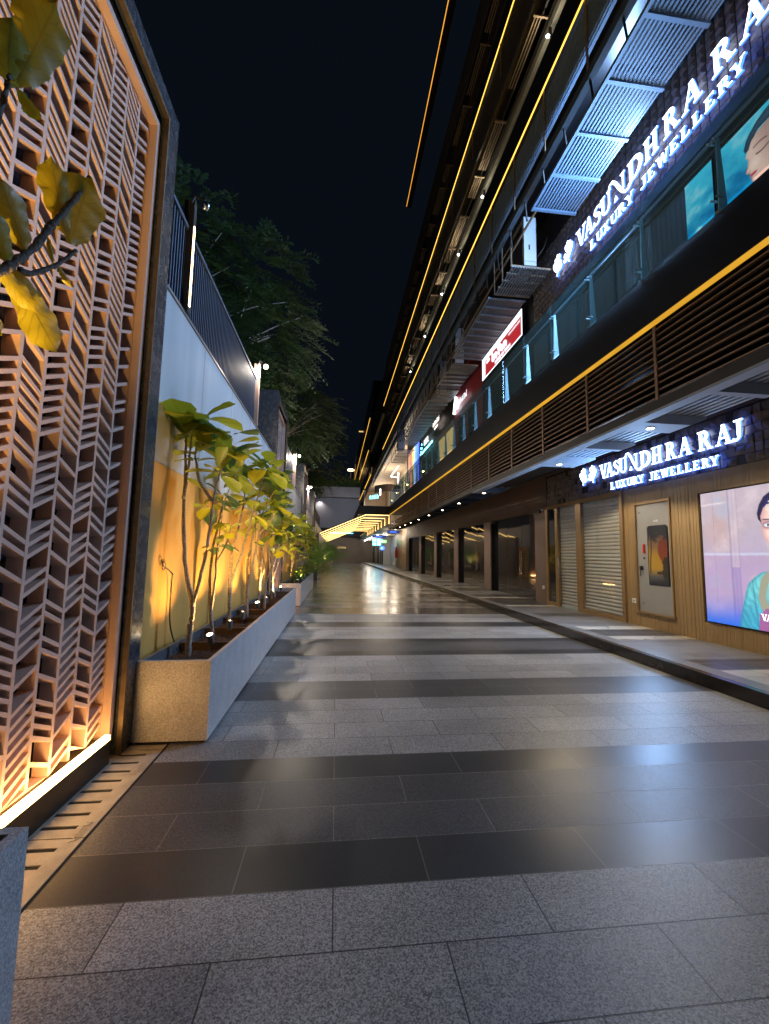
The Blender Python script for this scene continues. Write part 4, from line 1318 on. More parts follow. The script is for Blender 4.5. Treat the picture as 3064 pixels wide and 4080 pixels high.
# light cove strip and louvres, level one
def cove(z0, z1, y0, y1, x=FX, mat="led_gold", th=.02):
    m = MB()
    y = y0
    while y < y1:
        e = min(y + 3.0, y1)
        m.box(x, x + th, y + .003, e - .003, z0, z1); y = e
    return m.build("light_strip", mat, mall)
cove(4.632, 4.655, -3, YF, th=.075)
mb = MB()
for k in range(11):
    z = 3.62 + k * .092
    mb.prism_y([(FX + .03, z - .012), (FX + .11, z + .012), (FX + .11, z + .028), (FX + .03, z + .004)], -3, YF)
mb.build("louvre_slats", "louver_bronze", mall)
y = 3.31 - 1.525 * 4
while y < YF:
    mb = MB(); mb.box(FX + .012, FX + .03, y, y + .045, 3.57, 4.575)
    mb.build("louvre_post", "louver_bronze", mall); y += 1.525
mb = MB(); mb.box(FX, FX + .14, -3, YF, 3.45, 3.57); mb.build("louvre_beam", "mall_dark", mall)
mb = MB(); mb.box(FX - .003, FX + .17, 3.0, 12.3, 3.415, 3.4495); mb.build("lower_beam_flange", "bracket_white", mall)
mb = MB(); mb.box(5.3, 5.36, -3, YF, 3.62, 4.64); mb.build("void_back", "mall_black", mall)  # backing carried down to stop sign light reaching the louvres
# canopy brackets and slats under it
BY = [2.9, 4.2, 5.5, 6.8, 8.1]
for i, y in enumerate(BY):
    wd = .20 if i % 2 == 0 else .05
    mb = MB(); mb.prism_y([(FX + .17, 3.42), (5.0, 3.42), (5.25, 3.52), (5.25, 3.56), (FX + .17, 3.56)], y - wd, y + wd)
    mb.build("canopy_bracket", "bracket_white", mall)
mb = MB()
for k in range(9):
    x = FX + .22 + k * .108
    mb.box(x, x + .055, 2.9, 8.1, 3.565, 3.6)
mb.build("canopy_slats", "slat_bright", mall)
mb = MB(); mb.box(FX + .141, 5.3, -3, 12.2, 3.64, 3.66); mb.build("canopy_board", "mall_black", mall)  # black board added to keep sign light off the louvres
y = 12.3
while y < YF:
    mb = MB(); mb.prism_y([(FX + .14, 3.44), (4.9, 3.44), (5.2, 3.54), (5.2, 3.6), (FX + .14, 3.6)], y - .05, y + .05)
    mb.build("canopy_bracket", "mall_black", mall); y += 1.225
# level one soffit slat panels and beams
def slatpanel(y0, y1, z, x0, x1, cross, mat, along=True, pitch=.068, wdt=.034, gapx=None):
    m = MB()
    x = x0 + .05
    while x < x1 - .03:
        m.box(x, x + wdt, y0, y1, z + .04, z + .06); x += pitch
    sl_ = m.build("soffit_slats", mat, mall)
    m = MB()
    n = round((y1 - y0) / cross)
    for k in range(n + 1):
        y = y0 + (y1 - y0) * k / n
        m.box(x0 + .05, x1, y - .03, y + .03, z, z + .039)
    m.box(x0, x0 + .05, y0 - .03, y1 + .03, z - .01, z + .06)
    m.build("soffit_frame", mat, mall)
slatpanel(2.2, 8.17, 9.2, FX, 5.15, .85, "slat_blue")
mb = MB(); mb.box(FX + .14, 5.2, 2.0, 8.2, 9.36, 9.38); mb.build("soffit_board", "mall_black", mall)  # black sheet added so the gaps between slats stay dark
slatpanel(11.15, 14.9, 9.0, FX + .1, 5.35, .42, "slat_grey", pitch=.075, wdt=.04)
slatpanel(16.1, 17.7, 9.0, FX + .15, 5.35, .4, "slat_grey", pitch=.075, wdt=.04)
slatpanel(19.3, 23.3, 9.0, FX + .15, 5.35, .55, "slat_grey", pitch=.08, wdt=.04)
slatpanel(23.4, 27.8, 9.0, FX + .2, 5.3, .5, "slat_grey", pitch=.08, wdt=.04)
mb = MB(); mb.box(FX, FX + .12, -3, 50, 9.78, 9.95); mb.build("edge_beam", "beam_blue", mall)
mb = MB(); mb.box(FX + .3, FX + .34, -3, 40, 9.55, 9.60); mb.build("pipe", "steel_rust", mall)
mb = MB()
for k in range(10):
    z = 10.36 + k * .098
    mb.box(FX + .04, FX + .1, 2, 50, z, z + .032)
mb.build("louvre_slats", "slat_blue", mall)
y = 3.0
while y < 50:
    mb = MB(); mb.box(FX + .02, FX + .039, y, y + .05, 9.95, 11.44); mb.build("louvre_post", "steel_rust", mall); y += 1.52
mb = MB(); mb.box(FX + .3, FX + .34, -3, 50, 10.3, 11.4); mb.build("louvre_back", "mall_black", mall)
# hangers between beam and soffit
y = 2.6
while y < 32:
    mb = MB(); mb.tube([(FX + .08, y, 9.26), (FX + .06, y + .05, 9.78)], .02, 5); y += .85
    mb.build("hanger", "steel_dark", mall)
# levels two and three and four
def level(zl, fasc, y1, led_x=FX, end=39, lv=2):
    cove(zl - .038, zl, 2, y1, led_x, "led_gold_thin", .02)
    m = MB(); m.box(FX, UX + 2, 2, end, zl + .01, zl + fasc); m.build("floor_slab", "mall_black", mall)
level(11.47, .72, 38.8)
level(15.68, .6, 38.6)
for zc, y1 in ((13.88, 38), (18.0, 38)):
    r2 = random.Random(int(zc))
    m = MB(); m.box(4.6, 4.75, 3, y1, zc - .1, zc + .12); m.build("pipe", "pipe_grey", mall)
    y = 4.0
    while y < y1 - 2:
        m = MB()
        L = r2.choice((.8, 1.1, 1.5))
        for k in range(r2.choice((3, 4, 4))):
            x = 4.19 + k * .07
            m.box(x, x + .028, y, y + L, zc, zc + .03)
        m.box(4.15, 4.5, y - .04, y, zc - .01, zc + .04)
        m.build("service_grate", "steel_rust", mall)
        y += L + r2.uniform(.1, 1.0)
    m = MB(); m.box(4.6, UX + 2, 2, 60, zc + .3, zc + .34); m.build("ceiling", "mall_dark", mall)
    m = MB()
    for k in range(12):
        m.box(FX + .04, FX + .1, 2, y1, zc + .35 + k * .098, zc + .38 + k * .098)
    m.box(FX + .3, FX + .34, 2, 60, zc + .2, zc + 1.78)
    m.build("louvre_slats", "mall_dark", mall)
mb = MB(); mb.box(UX, UX + 2, 2, 60, 12.2, 25.2); mb.build("upper_wall", "mall_dark", mall)
# wires of light reflected on posts : thin vertical fins at led lines
y = 5.0
while y < 36:
    mb = MB(); mb.box(FX + .005, FX + .03, y, y + .03, 14.6, 15.64); y += 2.4
    mb.build("louvre_post", "steel_rust", mall)
# roof edge with separate light line
mb = MB(); mb.box(4.12, 4.45, 4, 26.2, 25.23, 25.6); mb.build("roof_canopy", "mall_black", mall)
m = MB()
for a, b in ((4, 16.9), (16.94, 26.05)): m.box(4.09, 4.12, a, b, 25.2, 25.245)
m.build("light_strip", "led_orange_dim", mall)
# next block of the same building
for z, a, b in ((11.6, 52, 86), (15.95, 57, 95), (20.1, 55.6, 116)):
    m = MB(); m.box(4.08, 4.1, a, b, z - .08, z); m.build("light_strip", "led_gold_thin", mall)
    m = MB(); m.box(4.1, 9, a - 2, b, z + .01, z + .75); m.build("floor_slab", "mall_black", mall)
    m = MB(); m.box(4.15, 4.3, a - 2, b, z - (1.2 if z < 12 else 2.6), z - .1); m.build("louvre_back", "mall_dark", mall)
mb = MB(); mb.box(4.6, 9, 58, 116, 12, 26.5); mb.build("upper_wall", "mall_dark", mall)
# bright ceiling patches of the open floors
for k, (y0, y1, z) in enumerate(((39.0, 56.0, 15.0), (40.0, 62.0, 11.05))):
    pass
mb = MB(); mb.box(4.15, 4.9, 25.0, 38.0, 16.4, 16.44); mb.box(4.12, 4.7, 39.5, 60, 15.2, 15.24); mb.box(4.2, 7.6, 34, 66, 11.38, 11.42)
mb.build("lit_ceiling", "soffit_beige", mall)
mb = MB(); mb.box(7.6, 7.8, 34, 66, 5.33, 11.38); mb.build("terrace_wall", "soffit_beige", mall)
for (x, y, z, e) in ((5.8, 37, 9.0, 170), (5.8, 47, 9.0, 230), (5.8, 58, 9.0, 230)):
    light("terrace_light", 'POINT', mall, (x, y, z), e, (1.0, .8, .6), .25)
mb = MB(); mb.box(4.2, 7.6, 66, 66.3, 5.4, 11.4); mb.build("terrace_end", "mall_beige", mall)
# curved balcony band
mb = MB(); pts = [(4.0 + 2.9 * (k / 12), 45 - 1.6 * math.sin(PI * k / 12)) for k in range(13)]
pts += [(p[0], p[1] + .4) for p in reversed(pts)]
mb.prism_z(pts, 8.2, 8.95); mb.build("balcony_band", "mall_brown", mall)
# far ground floor: lobby wall, column, shopfronts
mb = MB(); mb.box(6.45, 7.3, 44.4, 45.2, .15, 4.3); mb.build("column", "column_white", mall)
mb = MB(); mb.box(7.3, 7.5, 45.2, 56.0, .15, 4.3); mb.box(6.3, 7.5, 56.0, 56.3, .15, 4.3); mb.build("lobby_wall", "column_white", mall)
mb = MB(); mb.box(4.0, 8.5, YF + .5, 74, 3.86, 3.9); mb.build("ceiling", "column_white", mall)
mb = MB(); mb.box(GX, GX + .2, 56.3, 74, .15, 3.86); mb.build("far_shopfronts", "window_dark", mall)
y = 56.3
while y < 74:
    mb = MB(); mb.box(GX - .05, GX, y, y + .25, .15, 3.2); mb.build("shopfront_mullion", "mall_beige" if int(y) % 3 == 0 else "mall_black", mall); y += 1.25
mb = MB(); y = 50
while y < 74:
    mb.box(4.85, 4.97, y, y + .25, 3.82, 3.859); y += 1.3
mb.build("ceiling_lights", "bulb_white", mall)
mb = MB(); mb.box(FX, FX + .3, 56.7, 74, 3.9, 4.66); mb.build("louvre_slats", "louver_bronze", mall)
m = MB(); m.box(FX - .02, FX, 56.7, 74, 4.6, 4.66); m.build("light_strip", "led_gold", mall)
for (x, y, e) in ((5.4, 38.5, 48), (5.8, 50, 66), (5.4, 60, 60), (5.4, 69, 56)):
    light("lobby_light", 'POINT', mall, (x, y, 3.6), e, (1.0, .80, .58), .25)

# downlights under canopy
dl = [(4.53, 5.5, 3.42, "on the wide bracket above the gold wall panel"), (4.53, 8.03, 3.42, "on the wide bracket above the grey steel door"), (4.46, 12.3, 3.44, "just past the roller shutters"), (4.46, 14.93, 3.44, "by the first dark window"), (4.46, 17.38, 3.44, "between the first two windows"),
      (4.42, 19.83, 3.44, "before the second window's far end"), (4.42, 22.39, 3.44, "by the third window"), (4.41, 24.75, 3.44, "at the third window's far end"), (4.41, 26.92, 3.44, "by the fourth window"), (4.40, 29.02, 3.44, "at the fourth window's far end"), (4.5, 31.96, 3.44, "last before the glowing canopy")]
for i, (x, y, z, s_) in enumerate(dl):
    t = thing("downlight", "small round downlight " + s_, "downlight", (x, y, z), "downlights under the canopy")
    mb = MB(); mb.lathe([(.055, -.012), (.062, -.008), (.062, -.001)], (x, y, z), 18); rm_ = mb.build("rim", "chrome", t)
    mb = MB(); mb.lathe([(.046, -.0135), (.046, -.0125)], (x, y, z), 16); mb.build("lens", "lens_warm", rm_)
    e = (80, 110, 30, 60, 66, 50, 62, 56, 60, 60, 70)[i]
    light("downlight_beam", 'SPOT', t, (x, y, z - .03), e, (1.0, .80, .52) if i < 2 else (1.0, .82, .62), .03, aim=(x + .12, y, 0), angle=134, blend=.18)

# glass balustrade
def balustrade(lab, y0, y1, zb, first_y, pitch, x=FX, grp="glass balustrades"):
    t = thing("glass_balustrade", lab, "balustrade", (x, y0, zb), grp)
    y = first_y
    while y - pitch > y0: y -= pitch
    ps = []
    while y < y1:
        ps.append(y); y += pitch
    for a, b in zip(ps, ps[1:]):
        m = MB(); m.box(x - .045, x - .033, a + .012, b - .012, zb + .005, zb + 1.1)
        m.build("glass_panel", "balustrade_glass", t)
    for a in ps:
        m = MB()
        m.prism_y([(x + .0, zb + .001), (x + .115, zb + .001), (x + .06, zb + .92), (x + .02, zb + .92)], a - .006, a + .006)
        m.box(x - .03, x + .12, a - .03, a + .03, zb + .001, zb + .012)
        for zz in (zb + .16, zb + .86):
            m.tube([(x - .055, a - .035, zz), (x + .03, a - .035, zz)], .011, 6); m.tube([(x - .055, a + .035, zz), (x + .03, a + .035, zz)], .011, 6)
        m.build("post", "post_teal", t)
    m = MB(); m.tube([(x + .05, ps[0], zb + .95), (x + .05, ps[-1], zb + .95)], .016, 8); m.build("handrail", "slat_grey", t)
    return t
balustrade("clear glass balustrade with steel posts along the first floor terrace", 1.5, YF, 5.33, 5.01, 1.185)

# ------------------------------------------------------------ jewellery shop, ground
shop = thing("jewellery_shopfront", "ribbed gold wall of the ground floor jewellery shop", "shopfront", (6.2, 6, .15))
mb = MB()
def ribs(mb, y0, y1, z0, z1, x):
    y = y0; rr = random.Random(5)
    while y < y1:
        d = rr.choice((.009, .012, .016, .022)); h = rr.uniform(.0, .006)
        mb.box(x - h - .002, x + .03, y, min(y + d, y1) - .0003, z0, z1); y += d
ribs(mb, 6.52, 7.12, .15, 2.98, GX); ribs(mb, 8.10, 8.40, .15, 2.98, GX)
ribs(mb, 7.12, 8.10, .15, .44, GX); ribs(mb, 7.12, 8.10, 2.66, 2.98, GX); ribs(mb, 3.6, 6.52, .15, .47, GX); ribs(mb, 3.6, 6.52, 2.65, 2.98, GX)
mb.build("ribbed_panel", "brass_ribbed", shop)
mb = MB(); mb.box(GX + .03, GX + .2, 3.6, 8.45, .15, 2.9); mb.box(GX + .075, GX + .2, 8.451, 11.12, .15, 2.9); mb.box(GX + .03, GX + .2, 11.121, 11.78, .15, 2.9); mb.box(GX + .03, GX + .2, 3.6, 11.78, 2.901, 3.95); mb.build("backing", "mall_dark", shop)
# patterned stone tile band
mb = MB(); rr = random.Random(9); s_ = .145
ny = int((11.78 - 3.6) / s_)
for i in range(ny):
    for j in range(6):
        y = 3.6 + i * s_; z = 2.99 + j * s_
        p = rr.random()
        if rr.random() < .08: continue
        a = (y + .006, z + .006); b = (y + s_ - .006, z + .006); c = (y + s_ - .006, z + s_ - .006); d = (y + .006, z + s_ - .006)
        mid = (y + s_ * rr.uniform(.35, .65), z + s_ * rr.uniform(.35, .65))
        hs = [rr.uniform(.004, .05) for _ in range(4)]; hm = rr.uniform(.02, .065)
        vs = [(GX + .03 - hs[k], *q) for k, q in enumerate((a, b, c, d))] + [(GX + .03 - hm, *mid)] + [(GX + .03, *q) for q in (a, b, c, d)]
        mb.add(vs, [(0, 1, 4), (1, 2, 4), (2, 3, 4), (3, 0, 4), (5, 6, 1, 0), (6, 7, 2, 1), (7, 8, 3, 2), (8, 5, 0, 3)])
mb.build("stone_tile_band", "tile_stone", shop)
mb = MB()
fx0 = GX - .05
for a, b in ((11.66, 11.78), (11.10, 11.24), (9.97, 10.20), (8.40, 8.50)):
    mb.box(fx0, GX + .03, a, b, .15, 2.9)
mb.box(fx0 + .001, GX + .029, 8.40, 11.78, 2.9, 2.99)
for a, b in ((8.5, 9.97), (11.24, 11.66)):
    mb.box(fx0 + .002, GX + .03, a, b, .15, .25)
mb.build("bronze_frame", "bronze_frame", shop)
def shutter(lab, y0, y1):
    t = thing("roller_shutter", lab, "shutter", (GX + .1, y0, .15), "roller shutters of the jewellery shop")
    m = MB(); z = .16; n = 0
    while z < 2.88:
        d = .085
        m.prism_y([(GX + .06, z), (GX + .035, z + .02), (GX + .03, z + .045), (GX + .04, z + .07), (GX + .06, z + .084)], y0, y1)
        z += d
    m.build("slats", "shutter_grey", t)
    m = MB(); m.box(GX + .02, GX + .06, y0, y1, .15, .19); m.build("bottom_bar", "bracket_white", t)
    # glazing in front of it
    m = MB(); m.box(GX - .035, GX - .028, y0 + .01, y1 - .01, .26 if y1 < 10 else .17, 2.9); m.build("glass", "shop_glass", t)
for n_ in ("x",):
    shutter("wide grey roller shutter behind glass beside the grey steel door", 8.5, 9.97)
    shutter("narrow grey roller shutter behind the glass entrance door", 10.2, 11.10)
    m = MB(); m.box(GX - .02, GX + .0, 11.24, 11.66, .25, 2.9)
    m.build("side_glass", "window_dark", shop)
    m = MB(); m.tube([(GX - .09, 11.0, .95), (GX - .09, 11.0, 1.56)], .013, 8); m.tube([(GX - .09, 11.0, 1.02), (GX - .03, 11.0, 1.02)], .01, 6); m.tube([(GX - .09, 11.0, 1.48), (GX - .03, 11.0, 1.48)], .01, 6)
    m.build("pull_handle", "chrome", shop, smooth=True)

# steel door with poster
t = thing("steel_door", "grey steel service door with a dark sunset poster panel", "door", (GX, 7.2, .47))
mb = MB()
mb.box(GX - .03, GX + .03, 8.04, 8.10, .44, 2.66); mb.box(GX - .03, GX + .03, 7.12, 7.15, .44, 2.66); mb.box(GX - .03, GX + .03, 7.15, 8.04, 2.61, 2.66)
mb.box(GX - .05, GX + .03, 7.10, 8.11, .42, .455)
mb.build("frame", "bronze_frame", t)
mb = MB(); mb.box(GX + .01, GX + .029, 7.15, 8.04, .455, 2.61); lf_ = mb.build("leaf", "door_grey", t)
mb = MB(); mb.prism_x(rounded(7.225, 7.745, 1.0, 2.16, .06) , GX - .004, GX + .0101); mb.build("black_panel", "poster_black", lf_)
POSTER = lf_
mb = MB(); mb.box(GX, GX + .0101, 7.44, 7.57, 2.235, 2.27); mb.build("name_plate", "white_plastic", lf_)
strokes("plate_letters", 5, .026, (GX - .002, 7.505, 2.252), RX, "black_plastic", t, .001)
mb = MB(); mb.box(GX - .01, GX + .0101, 7.83, 7.88, 1.62, 1.80); mb.build("latch", "red_paint", lf_)
mb = MB(); mb.lathe([(.02, 0), (.02, .01)], (0, 0, 0), 12); mb2 = MB()
mb2.tube([(GX - .01, 7.86, 1.52), (GX + .011, 7.86, 1.52)], .018, 10); mb2.box(GX - .05, GX + .0, 7.90, 7.94, 1.28, 1.36); mb2.tube([(GX - .04, 7.92, 1.28), (GX - .04, 7.92, 1.16)], .01, 6)
mb2.build("padlock", "steel_dark", lf_)
mb = MB()
for q in ((7.96, 2.45), (7.94, .62)):
    mb.tube([(GX + .0, q[0], q[1]), (GX + .011, q[0], q[1])], .018, 8)
mb.build("bolts", "steel_rust", lf_)

for (y, z, lb) in ((8.17, .64, "white wall socket plate low on the gold wall by the steel door"), (12.02, .61, "white wall socket plate low on the brown wall by the shop corner")):
    t = thing("socket_plate", lb, "socket", (GX, y, z), "socket plates")
    mb = MB(); mb.box(GX - .025, GX + .0, y - .055, y + .055, z - .045, z + .045); mb.build("plate", "white_plastic", t)
    mb = MB(); mb.box(GX - .027, GX - .0251, y - .03, y - .005, z - .02, z + .02); mb.box(GX - .027, GX - .0251, y + .01, y + .035, z - .02, z + .02); mb.build("sockets", "door_grey", t)
t = thing("security_camera", "small dome camera high on the brown wall by the shop corner", "camera", (GX, 12.0, 2.9))
mb = MB(); mb.box(GX - .05, GX, 11.95, 12.05, 2.86, 2.95); mb.build("bracket", "white_plastic", t)
mb = MB(); mb.lathe([(.02, -.05), (.045, -.02), (.05, .02), (.03, .05)], (GX - .09, 12.0, 2.87), 14); mb.build("dome", "black_plastic", t, smooth=True)

vas_sign("shop_sign", "ground floor halo lit white jewellery shop lettering under the canopy", 6.155, 9.10, 3.35, 1.0, (6.15, 7.4, 3.4), 120)
vas_sign("shop_sign", "larger halo lit white jewellery shop lettering on the first floor", 5.54, 8.764, 8.81, 1.345, (5.54, 7, 8.9), 620)

# screens -----------------------------------------------------
def flat(name, mat, parent, pts, x, k):
    m = MB(); m.add([(x - .0015 * k, a, b) for a, b in pts], [tuple(range(len(pts)))])
    return m.build(name, mat, parent)
t = thing("led_screen", "large lit screen of a woman in turquoise beside the gold wall", "screen", (6.19, 5.5, .48), "lit advertising screens")
mb = MB(); mb.box(6.165, 6.2, 3.7, 6.44, .49, 2.63); mb.build("cabinet", "black_plastic", t)
from mathutils import noise as mn
def sm(a, b, x):
    q = min(1.0, max(0.0, (x - a) / (b - a))); return q * q * (3 - 2 * q)
def mixc(a, b, f): return tuple(a[k] + (b[k] - a[k]) * f for k in range(3))
def fbm(y, z, sc, seed=0.0): return mn.fractal(Vector((y * sc + seed, z * sc, seed)), .9, 2.0, 4) * .5
def sdist(P, y, z):
    """signed distance, negative inside"""
    ins = False; dm = 1e9; n = len(P)
    for i in range(n):
        a = P[i]; b = P[(i + 1) % n]
        if (a[1] > z) != (b[1] > z) and y < (b[0] - a[0]) * (z - a[1]) / (b[1] - a[1]) + a[0]: ins = not ins
        ex, ez = b[0] - a[0], b[1] - a[1]; l2 = ex * ex + ez * ez or 1e-9
        tt = max(0, min(1, ((y - a[0]) * ex + (z - a[1]) * ez) / l2))
        dm = min(dm, math.hypot(y - a[0] - ex * tt, z - a[1] - ez * tt))
    return -dm if ins else dm
def painted(name, matname, parent, x, y0, y1, z0, z1, fn, step, gain):
    m, tt, N, L, b = newmat(matname)
    at = N.new('ShaderNodeAttribute'); at.attribute_name = 'Col'
    nz = N.new('ShaderNodeTexNoise'); nz.inputs['Scale'].default_value = 60; tcn = N.new('ShaderNodeTexCoord'); L.new(tcn.outputs['Object'], nz.inputs['Vector'])
    mr = N.new('ShaderNodeMapRange'); mr.inputs['To Min'].default_value = gain * .9; mr.inputs['To Max'].default_value = gain * 1.1
    L.new(nz.outputs['Fac'], mr.inputs['Value'])
    b.inputs['Base Color'].default_value = (.02, .02, .02, 1); b.inputs['Roughness'].default_value = .25
    L.new(at.outputs['Color'], b.inputs['Emission Color']); L.new(mr.outputs['Result'], b.inputs['Emission Strength'])
    ny = int((y1 - y0) / step); nz_ = int((z1 - z0) / step)
    vs = []; cs = []
    for j in range(nz_ + 1):
        for i in range(ny + 1):
            y = y0 + (y1 - y0) * i / ny; z = z0 + (z1 - z0) * j / nz_
            vs.append((x, y, z)); c = fn(y, z); cs += [max(0, c[0]), max(0, c[1]), max(0, c[2]), 1]
    fs = [(j * (ny + 1) + i, (j + 1) * (ny + 1) + i, (j + 1) * (ny + 1) + i + 1, j * (ny + 1) + i + 1) for j in range(nz_) for i in range(ny)]
    mb = MB(); mb.add(vs, fs); o = mb.build(name, matname, parent)
    ca = o.data.color_attributes.new('Col', 'FLOAT_COLOR', 'POINT'); ca.data.foreach_set('color', cs)
    return o
SH = [(4.4, 1.20), (4.85, 1.34), (5.0, 1.42), (5.1, 1.30), (5.25, 1.30), (5.33, 1.38), (5.376, 1.356), (5.477, 1.335), (5.575, 1.267), (5.679, 1.167), (5.708, 1.106), (5.76, .93), (5.808, .752), (5.869, .48), (4.4, .48)]
FACE = [(5.15, 2.37), (5.305, 2.323), (5.385, 2.274), (5.436, 2.151), (5.425, 2.062), (5.425, 1.963), (5.405, 1.858), (5.348, 1.742), (5.25, 1.66), (5.17, 1.635), (5.07, 1.68), (4.98, 1.80), (4.94, 1.95), (4.93, 2.15), (5.0, 2.30)]
HAIR = [(5.484, 2.202), (5.445, 2.327), (5.374, 2.436), (5.293, 2.488), (5.15, 2.52), (5.0, 2.48), (4.9, 2.38), (4.86, 2.2), (4.88, 1.9), (5.0, 1.75), (5.40, 1.98), (5.435, 2.066), (5.472, 2.118)]
NECKL = [(5.30, 1.36), (5.433, 1.24), (5.471, 1.113), (5.492, .975), (5.468, .842), (5.40, .78)]
def seg(P, y, z):
    dm = 9
    for a, b in zip(P, P[1:]):
        ex, ez = b[0] - a[0], b[1] - a[1]; q = max(0, min(1, ((y - a[0]) * ex + (z - a[1]) * ez) / (ex * ex + ez * ez)))
        dm = min(dm, math.hypot(y - a[0] - ex * q, z - a[1] - ez * q))
    return dm
def mural(y, z):
    n1 = fbm(y, z, 2.2, 3.1); n2 = fbm(y, z, 6.0, 7.7)
    c = mixc((.47, .38, .60), (.52, .43, .50), sm(1.0, 2.2, z + n1 * .5))
    c = mixc(c, (.60, .36, .30), .45 * sm(.7, 0, math.hypot((y - 6.15) / .7 + .5 * n1, (z - 1.95) / .7 + .6 * n2)))
    c = mixc(c, (.70, .58, .62), .6 * sm(.05, .35, n1 + .1 * n2))
    c = mixc(c, (.42, .48, .62), .5 * sm(.1, .4, -n1))
    c = mixc(c, (.78, .66, .70), .8 * sm(.03, .0, abs(z - 2.42 + .03 * n2)) * sm(5.9, 6.1, y))
    c = mixc(c, (.62, .64, .85), .8 * sm(.035, .0, abs(z - 1.60 + .02 * n2)))
    if z < 1.58: c = mixc(c, (.48, .31, .50), .4 + .2 * n2)
    for yc, wd, dk in ((5.93, .018, .5), (5.80, .012, .3), (6.21, .006, .25), (5.87, .01, .3)):
        c = mixc(c, (.20, .16, .34), dk * sm(wd * 1.6, wd * .4, abs(y - yc - .01 * n2)))
    if 5.80 < y < 5.93: c = mixc(c, (.66, .55, .62), .35) if z > 1.4 else mixc(c, (.30, .22, .52), .45)
    c = mixc((.02, .16, .80), c, sm(.45, 1.02, z + .05 * n1))
    c = tuple(q * (1 + .10 * n2) for q in c)
    d = sdist(HAIR, y, z)
    if d < .012:
        st = .5 + .5 * math.sin((math.atan2(z - 2.0, y - 5.15)) * 70 + 3 * n2)
        c = mixc(mixc((.006, .005, .05), (.03, .03, .22), st * sm(.0, .10, -d)), c, sm(-.004, .010, d))
    if 4.98 < y < 5.31 and 1.28 < z < 1.75: c = mixc((.62, .36, .30), (.45, .22, .2), sm(1.45, 1.66, z))
    d = sdist(FACE, y, z)
    if d < .012:
        k = mixc((.95, .62, .55), (.60, .32, .32), sm(.10, .0, -d) * .7)
        k = mixc(k, (1.0, .75, .68), .5 * sm(.12, 0, math.hypot((y - 5.33) * 1.2, z - 1.90)))
        k = mixc(k, (.72, .42, .40), .5 * sm(.03, 0, abs(y - 5.215 - (z - 1.9) * .03)) * sm(1.83, 1.9, z) * sm(2.08, 2.0, z))
        e = math.hypot((y - 5.335) / .075, (z - 2.025) / .055); k = mixc(k, (.30, .14, .2), .75 * sm(1.5, .8, e))
        e = math.hypot((y - 5.345) / .055, (z - 2.02) / .026)
        if e < 1: k = mixc((.85, .9, 1.0), (.2, .12, .2), sm(.75, 1, e)); k = mixc(k, (.015, .01, .02), sm(.021, .016, math.hypot(y - 5.335, z - 2.022)))
        e = math.hypot((y - 5.05) / .055, (z - 2.02) / .026)
        if e < 1.3: k = mixc(k, (.05, .02, .05), sm(1.3, .7, e))
        for yc, sg in ((5.35, 1), (5.05, -1)):
            bz = 2.105 - 3.2 * (y - yc - .02 * sg) ** 2
            if abs(y - yc) < .085: k = mixc(k, (.04, .02, .08), .9 * sm(.014, .006, abs(z - bz)) * sm(.085, .05, abs(y - yc)))
        e = math.hypot((y - 5.185) / .075, (z - 1.795) / .026); k = mixc(k, (.55, .04, .08), sm(1.1, .8, e))
        c = mixc(k, c, sm(-.004, .009, d))
    d = sdist(SH, y, z)
    if d < .012:
        k = mixc((.05, .38, .56), (.16, .60, .64), sm(.6, 1.2, z)); f = fbm(y, z, 5, 1.3)
        k = tuple(q * (1 + .35 * f) for q in k)
        if y > 5.52: k = tuple(q * (1 + .16 * math.sin((z * 1.0 - (y - 5.5) * 1.5) * 34 + 9 * f)) for q in k)
        k = mixc(k, (.01, .20, .32), .55 * sm(.05, 0, -d)); k = mixc(k, (.01, .18, .28), .6 * sm(.02, 0, abs(y - 5.60 - (z - .9) * .08)))
        sn = seg(NECKL, y, z)
        if sn < .07: k = mixc(k, mixc((.55, .48, .30), (.14, .22, .22), .5 + .5 * math.sin(y * 260) * math.sin(z * 240)), sm(.062, .05, sn))
        if z < .86 + .05 * math.sin(y * 30) and y < 5.55 + (.7 - z) * .1 and z < .86 - max(0, y - 5.4) * .9: k = mixc((.18, .08, .42), (.45, .14, .30), sm(.2, .6, .5 + .5 * math.sin(y * 170) * math.cos(z * 150)))
        c = mixc(k, c, sm(-.004, .009, d))
    e = math.hypot(y - 5.31, z - 2.27)
    if e < .055: c = mixc(c, (.85, .80, .68), sm(.2, .7, .5 + .5 * math.sin(y * 210) * math.sin(z * 210)))
    if abs(z - 2.36 - (5.31 - y) * .1) < .008 and 5.0 < y < 5.31: c = (.8, .76, .62)
    return c
painted("picture", "screen_portrait", t, 6.164, 3.72, 6.43, .5, 2.62, mural, .0095, .56)
mb = MB(); write(mb, G['V'], 5.52, .645, .095, 6.160, .001, side=0); write(mb, G['A'], 5.45, .645, .095, 6.160, .001, side=0)
write(mb, G['S'], 5.375, .645, .095, 6.160, .001, side=0); write(mb, G['U'], 5.31, .645, .095, 6.160, .001, side=0)
mb.build("picture_letters", "screen_white", t)

